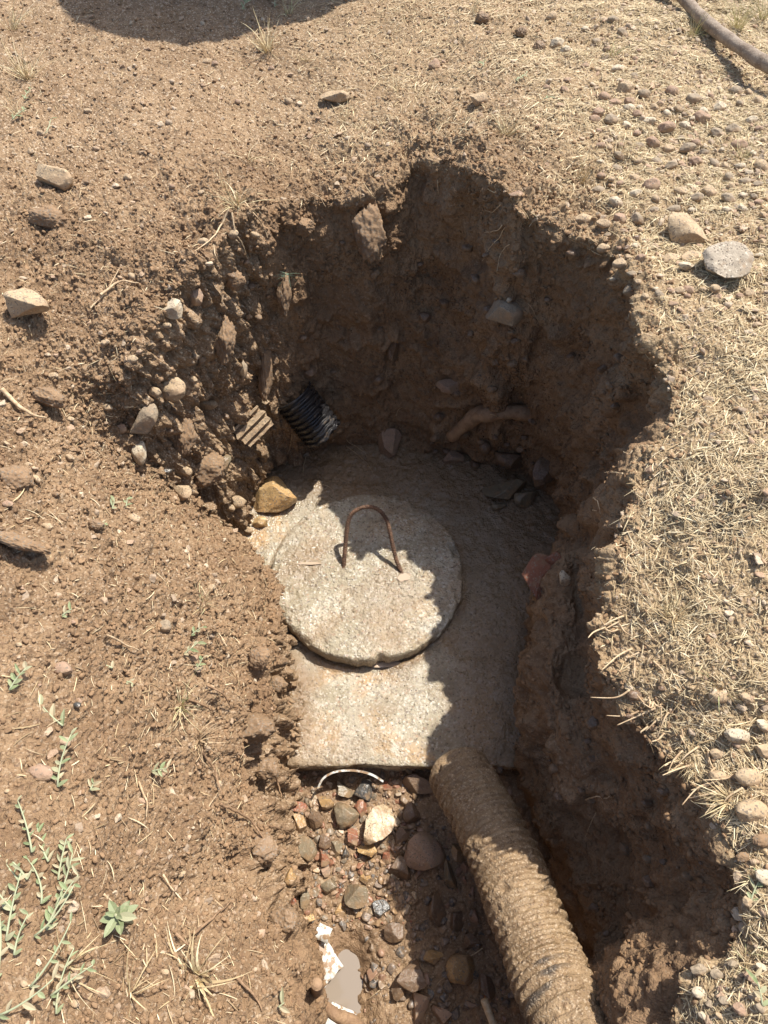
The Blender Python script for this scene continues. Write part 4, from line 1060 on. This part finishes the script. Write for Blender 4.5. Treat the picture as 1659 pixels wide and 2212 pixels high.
def rootlet(pts, r, label, group, mat='rootlet', name='root_hair', z=None):
    Pn = []
    for i, q in enumerate(pts):
        if len(q) == 3: Pn.append(P(*q))
        else: Pn.append(sp_(q[0], q[1], .004 + .004 * random.random()))
    Pn = np.array(Pn)
    C = catmull(Pn, np.linspace(0, len(Pn) - 1.001, 14 * len(Pn)))
    C = C + .0016 * np.stack([gnoise(C.astype(np.float32), 60, k) for k in (1, 2, 3)], 1)
    V_, F_ = tube(C, np.linspace(r, r * .4, len(C)), 6)
    loc = V_.mean(0)
    return tag(link(name, np_mesh(name, V_ - loc, F_, True), M[mat], None, loc), label, 'root', group)
RT = [([(490, 455), (478, 490), (450, 520), (415, 545)], .0022, 'pale root running down left from the dead grass clump on the far left rim'),
      ([(500, 460), (500, 500), (515, 520), (528, 555)], .0018, 'pale root hanging straight down under the far left rim clump'),
      ([(530, 440), (548, 465), (560, 480), (578, 512)], .0018, 'forked pale root hanging right of the far left rim clump'),
      ([(545, 440), (555, 462), (570, 478)], .0012, 'short pale root beside the forked one'),
      ([(670, 415), (685, 425), (700, 442)], .0013, 'fine root over the lit far rim'),
      ([(457, 530), (462, 555), (470, 570)], .0011, 'fine curled root on the upper left wall'),
      ([(1090, 490), (1080, 510), (1060, 530), (1048, 560)], .0010, 'hair root in the upper right of the shaded wall'),
      ([(1100, 520), (1088, 545), (1075, 580)], .0009, 'longest hair root of the shaded right wall'),
      ([(1088, 487), (1075, 497), (1052, 500)], .0013, 'twisted pale root at the top of the shaded right wall'),
      ([(1085, 440), (1068, 455), (1050, 450)], .0010, 'horizontal hair root under the far right rim'),
      ([(945, 385), (948, 400), (945, 415)], .0010, 'hair root hanging from the notch in the far rim'),
      ([(632, 935), (626, 960), (618, 978)], .0013, 'pale root hair left of the black pipe end'),
      ([(660, 985), (657, 1005), (655, 1025)], .0012, 'pale root hair under the black pipe end'),
      ([(745, 945), (755, 955), (772, 965), (795, 985)], .0012, 'long root hair lying right of the black pipe end'),
      ([(745, 960), (765, 975), (790, 1000), (808, 1030)], .0009, 'thin root hair on the slab below the black pipe end'),
      ([(695, 1045), (715, 1055), (728, 1075)], .0009, 'thin root hair on the slab near the lid'),
      ([(1350, 1020), (1330, 1022), (1312, 1020)], .0016, 'pale root sticking left out of the right rim'),
      ([(1370, 975), (1360, 985), (1352, 978)], .0014, 'short pale root on the right rim'),
      ([(1285, 1075), (1295, 1085), (1300, 1110)], .0014, 'hooked pale root on the shaded right wall'),
      ([(1285, 1100), (1298, 1108)], .0010, 'short pale root under the hooked one'),
      ([(1268, 1722), (1290, 1718), (1310, 1722), (1320, 1716)], .0016, 'pale root lying on the shaded wall right of the pipe'),
      ([(1290, 1750), (1278, 1775), (1268, 1800)], .0009, 'hair root below the pale root right of the pipe'),
      ([(830, 2125), (800, 2150), (790, 2155)], .0010, 'hair root in the trench right of the puddle'),
      ([(1040, 2045), (990, 2080), (940, 2125)], .0013, 'thin root stretched across the shaded trench stones'),
      ([(850, 895), (860, 880), (870, 878)], .0009, 'hair root above the reddish stone on the slab'),
      ([(1040, 900), (1060, 890), (1090, 905)], .0016, 'pale fibre along the top of the tree root'),
      ([(1135, 650), (1150, 665), (1160, 690)], .0007, 'hair root right of the flat grey wall stone'),
      ([(215, 640), (260, 610), (300, 612)], .0026, 'dry white stalk lying on the left slope'),
      ([(195, 665), (230, 630), (262, 580)], .0018, 'thin dry stalk crossing the white stalk on the left slope'),
      ([(0, 840), (30, 875), (65, 895), (95, 905)], .0045, 'thick dusty root along the left edge')]
for pts, r_, lab in RT: rootlet(pts, r_, lab, None)
# twigs in the lower left soil
TW = [([(215, 1930), (265, 1975)], 0), ([(425, 1620), (455, 1660), (472, 1720)], 1), ([(470, 1735), (530, 1770), (560, 1810), (575, 1830)], 1), ([(440, 1600), (415, 1640)], 0), ([(410, 2020), (450, 1985), (492, 1952)], 1),
      ([(372, 2020), (392, 2040), (410, 2058)], 1), ([(290, 1690), (305, 1730), (312, 1765)], 0), ([(420, 1775), (465, 1710)], 0), ([(562, 1780), (600, 1790), (632, 1805)], 1), ([(440, 1480), (470, 1500), (490, 1530)], 1), ([(385, 1505), (425, 1520), (450, 1535)], 1),
      ([(575, 1660), (590, 1690), (600, 1720)], 1), ([(225, 1375), (260, 1390), (290, 1405)], 0), ([(500, 2110), (535, 2150), (560, 2190)], 1), ([(340, 1885), (368, 1925)], 0)]
twl = ['near the rosette plant', 'beside the mud at the top of the gravel bank', 'running down to the gravel', 'above the gravel bank', 'pointing up right at lower left', 'crossing the pale grass tuft', 'below the crack in the soil', 'lying left of the gravel', 'with its wet tip over the gravel', 'over the bank left of the slab', 'in the grass left of the slab', 'by the white plastic strip', 'in the middle of the left slope', 'near the bottom edge', 'left of the rosette plant']
for (pts, k), wl in zip(TW, twl):
    rootlet(pts, .0024 if k else .0018, ('dusty brown twig ' if k else 'pale straw stalk ') + wl, None, 'root' if k else 'straw2', 'twig') if k else rootlet(pts, .0018, 'pale straw stalk ' + wl, None, 'rootlet', 'straw_stalk')
# right rim root fringe
for i in range(46):
    v = random.uniform(1330, 1760)
    u0 = np.interp(v, [1330, 1400, 1500, 1600, 1700, 1760], [1300, 1310, 1340, 1430, 1520, 1560])
    u = u0 + random.uniform(0, 90); a = random.uniform(-.5, 2.2)
    l = random.uniform(18, 48)
    p0 = sp_(u, v, .006); dirv = np.array([-math.cos(a) * .8, -.3 - .2 * math.sin(a), random.uniform(-.35, .15)])
    p1 = p0 + dirv * l / 1500; p2 = p1 + (dirv + rng.normal(0, .4, 3)) * l / 1700
    C = catmull(np.array([p0, p1, p2]), np.linspace(0, 1.999, 16)); V_, F_ = tube(C, np.linspace(.0018, .0007, 16), 6); loc = V_.mean(0)
    tag(link('root_hair', np_mesh('root_hair', V_ - loc, F_, True), M['rootlet'], None, loc), 'pale broken root fringing the crumbling right rim', 'root', 'root ends along the right rim')

# ------------------------------------------------------------------ white plastic
s = NT('white_plastic'); n1 = s.noise(25, 4, .6)
M['white'] = s.out(s.mix(s.ramp(s.noise(60, 5, .7), .46, .58), s.mix(s.ramp(n1, .4, .7), (.66, .65, .60), (.50, .47, .40)), (.28, .18, .10)), .35, None, .5)
arc = catmull(np.array([P(688, 1700, -.03), P(700, 1680, -.022), P(725, 1667, -.018), P(762, 1664, -.02), P(800, 1672, -.03), P(828, 1688, -.04)]), np.linspace(0, 4.999, 60))
T_, N_, B_ = frames(arc)
up = np.tile([0, -.35, 1.0], (60, 1)); up -= T_ * np.sum(T_ * up, 1)[:, None]; up /= np.linalg.norm(up, axis=1)[:, None]; sd_ = np.cross(T_, up)
hw = np.interp(np.linspace(0, 1, 60), [0, .15, .5, .85, 1], [.003, .006, .0075, .006, .002]); th = .0022
V_ = np.stack([arc + sd_ * th + up * hw[:, None], arc - sd_ * th + up * hw[:, None], arc - sd_ * th - up * hw[:, None], arc + sd_ * th - up * hw[:, None]], 1).reshape(-1, 3)
me = np_mesh('plastic_strip', V_, [grid_faces(60, 4, True), np.array([[0, 1, 2, 3], [239, 238, 237, 236]])], False)
tag(link('plastic_strip', me, M['white']), 'thin curved white plastic strip under the front edge of the slab', 'plastic strip')
# broken white pipe shell half sunk in the puddle
def shell(c0, c1, rad_, a0, a1, name, label, jag=.2, th=.003, seedj=1):
    n_, m_ = 40, 40; ax_ = c1 - c0; Ln = np.linalg.norm(ax_); ax_ /= Ln
    s1 = np.cross(ax_, [0, 0, 1]); s1 /= np.linalg.norm(s1); s2 = np.cross(s1, ax_)
    VV = []
    for r_ in (rad_, rad_ - th):
        for i in range(n_):
            t = i / (n_ - 1)
            for j in range(m_):
                q = j / (m_ - 1); e = jag * gnoise(np.array([[q * 3, seedj, t * 2]], np.float32), 1.3, seedj)[0]
                aa = a0 + (a1 - a0) * q + e * (2 * q - 1) * .8
                VV.append(c0 + ax_ * Ln * (t + e * (2 * t - 1)) + r_ * (math.cos(aa) * s1 + math.sin(aa) * s2))
    VV = np.array(VV); F = grid_faces(n_, m_); o_ = n_ * m_
    ring = np.array(list(range(m_)) + [m_ - 1 + m_ * k for k in range(1, n_)] + [n_ * m_ - 1 - k for k in range(1, m_)] + [m_ * (n_ - 1 - k) for k in range(1, n_ - 1)]); r2 = np.roll(ring, -1)
    FF = np.vstack([F, F[:, ::-1] + o_, np.stack([r2, ring, ring + o_, r2 + o_], 1)])
    loc = VV.mean(0); o = link(name, np_mesh(name, VV - loc, FF, True), M['white'], None, loc)
    return tag(o, label, 'pipe piece')
shell(P(668, 2030, -.160), P(718, 2105, -.178), .050, .8, 2.2, 'broken_pipe_piece', 'dirty white broken pipe shell dipping into the puddle', .08, seedj=4)
shell(P(683, 2008, -.105), P(712, 2022, -.11), .02, .6, 2.4, 'broken_pipe_piece', 'small bright white jagged plastic shard above the puddle', .14, seedj=8)
shell(P(705, 2190, -.14), P(760, 2215, -.15), .03, .5, 2.5, 'broken_pipe_piece', 'white plastic piece under the root at the bottom edge', .1, seedj=6)

# ------------------------------------------------------------------ water
s = NT('muddy_water')
M['water'] = s.out((.25, .205, .16), .02, s.bump(s.noise(12, 2, .5), .04, .004), .6)
M['silt'] = (lambda t: t.out((.44, .335, .24), .08, None, .6))(NT('silty_water'))
def pool(c, rx, ry, label, rot=0, seed=1, mat='water'):
    m = 90; a = np.linspace(0, 2 * np.pi, m, endpoint=False)
    r = 1 + .25 * fbm(np.stack([np.cos(a), np.sin(a), 0 * a], 1).astype(np.float32), 1.4, 3, seed)
    X_, Y_ = rx * r * np.cos(a), ry * r * np.sin(a)
    V_ = np.stack([X_ * math.cos(rot) - Y_ * math.sin(rot), X_ * math.sin(rot) + Y_ * math.cos(rot), 0 * a], 1)
    V_ = np.vstack([V_, [[0, 0, 0]]]); k = np.arange(m)
    o = link('water', np_mesh('water', V_, np.stack([k, (k + 1) % m, np.full(m, m)], 1), True), M[mat], None, c)
    return tag(o, label, kind='structure')
pool((pc[0] + .005, pc[1] - .02, -.156), .10, .16, 'muddy puddle in the trench')
q = P(832, 1434, .0085); pool(q, .040, .009, 'thin muddy pool against the front of the lid', .12, 2, 'silt')
q = P(872, 1247, LT + .0032); pool(q, .017, .011, 'tiny muddy pool at the handle foot', .4, 3, 'silt')
q = P(668, 1217, LT + .0028); pool(q, .032, .004, 'tiny muddy film on the lid', 0, 4, 'silt')

# ------------------------------------------------------------------ grass tufts and weeds
s = NT('leaf'); tn = s.attr('tint').outputs['Color']
M['leaf'] = s.out(s.mix(s.ramp(s.noise(180, 3, .6), .5, .7), tn, s.mix(.5, tn, (.34, .32, .2))), .6, None, .35)
def blade(b, p0, d0, L_, w, droop, col, K=7):
    d = d0 / np.linalg.norm(d0); side = np.cross(d, rng.normal(0, 1, 3)); side /= np.linalg.norm(side)
    pts = []; p = p0.copy(); kink = rng.normal()
    for k in range(K):
        pts.append(p.copy()); p = p + d * L_ / (K - 1); d = d + np.array([0, 0, -droop / K]) + kink * side * .12; d /= np.linalg.norm(d)
    pts = np.array(pts); q = np.linspace(0, 1, K); ww = w * (1 - q ** 2 * .9)
    up_ = np.cross(side, d)
    V_ = np.stack([pts - side * ww[:, None] / 2, pts + up_ * ww[:, None] * .3, pts + side * ww[:, None] / 2], 1).reshape(-1, 3)
    f = []
    for k in range(K - 1):
        for j in (0, 1): f.append((k * 3 + j, k * 3 + j + 1, k * 3 + j + 4, k * 3 + j + 3))
        f.append((k * 3 + 2, k * 3, k * 3 + 3, k * 3 + 5))
    b.add(V_, np.array(f), col)
def tuft(u, v, n_, L_, w, spread, label, cols, lean=(0, 0), droop=.8, group=None):
    p = sp_(u, v, -.003); b = Batch()
    for _ in range(n_):
        a = random.uniform(0, 6.28); sprd = spread * random.random() ** .6
        d = np.array([math.cos(a) * sprd + lean[0], math.sin(a) * sprd + lean[1], 1.0])
        c_ = random.choice(cols); g_ = random.uniform(.8, 1.15); d = d + rng.normal(0, .22, 3)
        blade(b, p + np.array([math.cos(a), math.sin(a), 0]) * random.uniform(0, .012), d, L_ * random.uniform(.35, 1.05), w * random.uniform(.5, 1.2), droop * random.uniform(.3, 1.4), [q * g_ for q in c_])
    return tag(b.build('grass_tuft', M['straw'], None, False, tuple(p)), label, 'grass tuft', group)
dryc = [(.66, .55, .32), (.58, .46, .26), (.72, .62, .40), (.50, .38, .21)]
grn = [(.40, .42, .20), (.56, .52, .28), (.62, .54, .32)]
tuft(575, 105, 46, .105, .0022, .9, 'pale dry grass tuft at the edge of the large round shadow', dryc, (-.15, .1))
tuft(1085, 285, 34, .075, .002, .7, 'upright dry grass tuft on the straw beyond the far rim', dryc)
tuft(1258, 385, 30, .085, .0018, .4, 'straight brown grass tuft above the far right rim', dryc + [(.40, .28, .16)])
tuft(60, 165, 60, .12, .0017, .9, 'wispy pale grass tuft at the upper left edge', dryc, (-.1, .2), 1.2)
tuft(25, 60, 34, .12, .0017, .8, 'wispy pale grass tuft in the top left corner', dryc, (.2, .2), 1.0)
tuft(40, 240, 26, .08, .0014, 1.0, 'small wispy grass tuft below the upper left one', dryc, (0, .2), 1.2)
tuft(1495, 75, 26, .08, .0022, .5, 'green tipped grass tuft growing against the branch', grn)
tuft(1590, 60, 50, .12, .0016, .5, 'tall thin yellow grass behind the branch', [(.66, .58, .32), (.56, .52, .26)])
tuft(1640, 40, 30, .11, .002, .7, 'green grass tuft in the top right corner', grn)
tuft(1240, 45, 12, .07, .0016, .3, 'few thin stalks right of the top clods', dryc)
tuft(1020, 25, 12, .06, .0016, .3, 'few thin stalks left of the top clods', dryc)
tuft(1320, 115, 18, .06, .0016, .5, 'small greenish tuft in the straw near the top', grn)
tuft(1340, 330, 20, .05, .0014, .8, 'low pale tuft on the right bank among pebbles', dryc)
tuft(1600, 340, 24, .06, .0016, .8, 'yellow green tuft right of the pebbles', grn)
tuft(1450, 1330, 60, .075, .0013, 1.1, 'spreading pale tuft on the right rim', dryc, (0, .1), 1.0)
tuft(1555, 1490, 40, .06, .0014, 1.1, 'spreading greenish tuft below the pale one on the right rim', grn + dryc)
tuft(1570, 1730, 70, .050, .0016, 1.3, 'thick dusty grass clump hanging over the lower right rim', dryc, (-.8, -.2), 1.3)
tuft(1480, 1650, 50, .042, .0015, 1.3, 'dusty grass clump hanging over the rim above the thick one', dryc, (-.9, -.1), 1.3)
tuft(1630, 1900, 40, .045, .0016, 1.0, 'pale grass clump at the lower right edge', dryc, (-.3, -.1), 1.2)
tuft(1600, 2070, 30, .04, .0015, 1.0, 'leafy straw tuft in the lower right corner', dryc + grn, (-.2, 0), 1.2)
tuft(510, 440, 60, .085, .0016, 1.3, 'dead grass clump on the far left rim', dryc, (-.1, -.2), 1.5)
tuft(480, 400, 20, .06, .0013, 1.0, 'thin dead tuft just behind the far left rim clump', dryc)
tuft(395, 1520, 36, .07, .0020, 1.2, 'trampled grass clump on the bank left of the slab', dryc + grn, (.3, 0), 1.6)
tuft(430, 1600, 40, .06, .0020, 1.3, 'dusty root and grass clump above the mud lump', [(.45, .33, .2), (.36, .25, .15)], (.2, -.2), 1.8)
tuft(440, 1300, 26, .05, .0018, 1.2, 'small trampled tuft left of the lid', dryc + grn, (.3, 0), 1.6)
tuft(425, 2105, 46, .085, .0040, 1.5, 'splayed pale grass clump near the bottom left', dryc, (0, 0), 2.2)
tuft(150, 2080, 16, .07, .0026, 1.2, 'few pale flattened blades among the leafy weeds', dryc, (0, 0), 2.2)
tuft(280, 1045 + 1100, 14, .07, .0022, 1.5, 'few pale blades at the bottom edge', dryc, (0, 0), 2.2)
tuft(660, 130, 16, .05, .0014, .8, 'sparse dry tuft right of the round shadow', dryc)
tuft(620, 30, 26, .08, .0018, .6, 'grass tuft standing inside the shadow edge', grn + dryc)
tuft(740, 255, 18, .05, .0014, 1.0, 'sparse tuft beside the flat tan stone', dryc)
tuft(860, 190, 16, .05, .0014, 1.0, 'sparse tuft in the middle beyond the pit', dryc)
tuft(535, 345, 20, .06, .0014, 1.2, 'sparse stems lying left of the far rim', dryc, (0, 0), 1.6)

def leaf_geo(b, p0, d, n_, L_, w, col, curl=.25):
    d = d / np.linalg.norm(d); n_ = n_ - d * (n_ @ d); n_ /= np.linalg.norm(n_); s_ = np.cross(d, n_)
    K = 8; V_ = []
    for k in range(K):
        q = k / (K - 1); ww = w * math.sin(math.pi * min(1, q * .93 + .07)) ** .8 * .5
        c_ = p0 + d * L_ * q + n_ * (-curl * L_ * q * q)
        V_ += [c_ - s_ * ww + n_ * ww * .35, c_, c_ + s_ * ww + n_ * ww * .35, c_ - n_ * .0006]
    f = []
    for k in range(K - 1):
        o_ = k * 4
        f += [(o_, o_ + 1, o_ + 5, o_ + 4), (o_ + 1, o_ + 2, o_ + 6, o_ + 5), (o_ + 2, o_ + 3, o_ + 7, o_ + 6), (o_ + 3, o_, o_ + 4, o_ + 7)]
    b.add(np.array(V_), np.array(f), col)
lg = [(.18, .215, .10), (.22, .245, .125), (.29, .28, .165), (.34, .28, .17)]
def sprig(u, v, n_, L_, stem_l, az, label, height=.25, curved=0, name='weed', lw=.35, group=None):
    p = sp_(u, v, .002); root = empty(name, tuple(p)); tag(root, label, 'weed', group)
    d = np.array([math.cos(az), math.sin(az), height]); d /= np.linalg.norm(d)
    pts = [p * 0 + d * stem_l * t + np.array([0, 0, .004]) + np.array([-d[1], d[0], 0]) * curved * stem_l * t * t for t in np.linspace(0, 1, 8)]
    V_, F_ = tube(np.array(pts), np.linspace(.0014, .0007, 8), 6)
    sb = Batch(); sb.add(V_, F_, (.34, .36, .22)); sb.build('stem', M['leaf'], root)
    b = Batch()
    for i in range(n_):
        t = (i + .5) / n_; q = np.array(pts[min(7, int(t * 7.9))]); sgn = 1 if i % 2 else -1
        side = np.array([-d[1], d[0], 0]) * sgn
        dd = d * random.uniform(.4, .9) + side * random.uniform(.5, 1.0) + np.array([0, 0, random.uniform(-.05, .45)])
        c_ = random.choice(lg); g_ = random.uniform(.85, 1.15)
        leaf_geo(b, q, dd, np.array([random.uniform(-.3, .3), random.uniform(-.3, .3), 1]), L_ * random.uniform(.45, 1.2), L_ * lw * random.uniform(.7, 1.2), [k * g_ for k in c_])
    b.build('foliage', M['leaf'], root, False)
    return root
# rosette plant standing on a short stem
p = sp_(285, 1990, 0); root = empty('rosette_weed', tuple(p)); tag(root, 'single grey green rosette weed casting a shadow on bare soil', 'weed')
V_, F_ = tube(np.array([[0, 0, 0], [-.004, 0, .03], [-.004, .002, .062]]), [.0022, .002, .0018], 8); sb = Batch(); sb.add(V_, F_, (.3, .3, .18)); sb.build('stem', M['leaf'], root)
b = Batch()
for i in range(11):
    a = i * 2.4 + random.uniform(0, .8); inner = i > 7
    d = np.array([math.cos(a), math.sin(a), .9 if inner else random.uniform(.0, .3)])
    leaf_geo(b, np.array([-.004, .002, .045 + .0015 * i]), d, np.array([0, 0, 1.0]) - .3 * d, (.014 if inner else random.uniform(.019, .027)), (.006 if inner else .010), random.choice([(.22, .245, .13), (.19, .22, .11), (.28, .27, .16)]), random.uniform(-.2, .35))
b.build('foliage', M['leaf'], root, False)
LS = [(135, 1570, 5, .030, .05, 2.6, 'five leaved sprig below the pinkish stone'), (125, 1700, 11, .022, .075, 1.7, 'leafy upright sprig beside the dusty pink stone'),
      (195, 1706, 4, .018, .012, 1.2, 'tiny green seedling on the soil right of the leafy sprig'), (325, 1665, 6, .020, .03, .2, 'small dusty sprig above the cracked soil'),
      (240, 1445, 6, .020, .035, 2.8, 'small sprig of narrow leaves on the left soil'), (270, 1470, 3, .020, .02, -.3, 'pair of leaves beside the narrow leaved sprig'),
      (243, 1100, 4, .022, .02, 1.2, 'small leaves left of the slab corner on the slope'), (272, 1098, 3, .022, .02, 1.4, 'single pointed leaf pair right of the slope leaves'),
      (135, 1330, 4, .018, .02, .8, 'small green seedling in the middle of the left edge'), (215, 1135, 3, .016, .015, .2, 'tiny leaf beside the dark clod'),
      (20, 1490, 8, .022, .04, 1.2, 'dusty sprig at the left edge'), (395, 1410, 5, .024, .035, .5, 'green leaves in the bank left of the lid'),
      (410, 1375, 5, .020, .03, .8, 'green leaves above those left of the lid'), (600, 2175, 2, .028, .012, .6, 'lone green leaf beside the trench at the bottom'),
      (420, 1450, 5, .022, .03, 1.0, 'green leaves low on the bank left of the slab'),
      (25, 260, 9, .022, .05, 1.0, 'dark leaved weed at the upper left edge'), (50, 215, 6, .02, .04, 1.4, 'small weed above the dark leaved weed'), (100, 290, 5, .018, .05, 1.2, 'thin upright weed near the upper left'),
      (1040, 145, 3, .02, .02, 1.5, 'single green leaf beyond the far rim'), (1110, 175, 6, .018, .04, .3, 'small green shoot beyond the far rim'), (1170, 215, 3, .016, .02, .3, 'tiny pale green shoot on the straw'),
      (1640, 2170, 5, .028, .04, 1.5, 'green leaves in the lower right corner'), (1615, 1950, 6, .022, .04, 1.2, 'pale green leaves at the right edge')]
for i, (u, v, n_, L_, sl, az, lab) in enumerate(LS): sprig(u, v, n_, L_ * .68, sl * .8, az, lab, .3, random.uniform(-.3, .3))
# knotweed mat at the lower left: separate stems
KW = [(90, 1950, 1.5), (130, 1960, 1.35), (60, 1900, 2.2), (40, 1965, 2.6), (100, 1860, 1.9), (120, 1900, 1.2), (20, 2030, 1.4), (45, 2060, 1.9), (75, 2020, .9), (10, 2110, 1.2), (60, 2130, .6), (110, 2150, .4), (95, 2010, 1.6), (30, 1900, 2.6), (135, 2190, 1.4), (15, 2190, .8), (70, 1840, 2.4)]
for (u, v, az) in KW:
    sprig(u + random.uniform(-15, 15), v, random.randint(6, 11), random.uniform(.008, .0135), random.uniform(.035, .07), az + random.uniform(-.5, .5), 'creeping weed stem in the leafy patch at the lower left', .12, random.uniform(-.5, .5), group='creeping weeds at the lower left')
# fine green weed on the shaded left of the far wall
p, n_ = surf(622, 590); b = Batch()
for _ in range(12):
    d = np.array([random.uniform(-1, 1), -.5, random.uniform(-.8, .8)]); blade(b, p + n_ * .004, d, random.uniform(.02, .045), .0011, .3, (.22, .33, .22))
tag(b.build('green_weed', M['leaf'], None, False, tuple(p)), 'thin bluish green weed on the shaded wall by the lit left wall', 'weed')
# thin green seedlings in shadow at the top
sprig(520, 20, 6, .02, .05, 1.3, 'weed seedling inside the round shadow')
sprig(590, 15, 6, .02, .06, 1.6, 'weed seedling at the top edge beside the round shadow')

# ------------------------------------------------------------------ barrel added out of view to cast the round shadow at the top
s = NT('added_barrel_plastic'); M['barrel'] = s.out((.03, .09, .22), .45, s.bump(s.noise(8, 3, .5), .1, .01), .5)
root = empty('added_barrel', (-.11, 2.80, .84)); tag(root, 'blue barrel added out of view beyond the top edge to cast the round shadow', 'barrel')
prof = [(.33, 0), (.345, .02), (.37, .2), (.385, .4), (.40, .41), (.40, .44), (.385, .45), (.385, .8), (.40, .81), (.40, .84), (.385, .85), (.36, 1.1), (.345, 1.17), (.355, 1.18), (.355, 1.2), (.33, 1.2), (.33, 1.19), (0.001, 1.19)]
a = np.linspace(0, 2 * np.pi, 64, endpoint=False)
V_ = np.array([[(r_ * math.cos(t), r_ * math.sin(t), h_) for t in a] for r_, h_ in prof]).reshape(-1, 3)
link('added_barrel_body', np_mesh('added_barrel_body', V_, grid_faces(len(prof), 64, True), True), M['barrel'], root)
V_, F_ = tube(np.array([[.15, 0, 1.185], [.15, 0, 1.225]]), [.04, .04], 24); link('added_barrel_bung', np_mesh('added_barrel_bung', V_, F_, False), M['black'], root)
print('verts', len(GV), 'objects', len(bpy.data.objects))
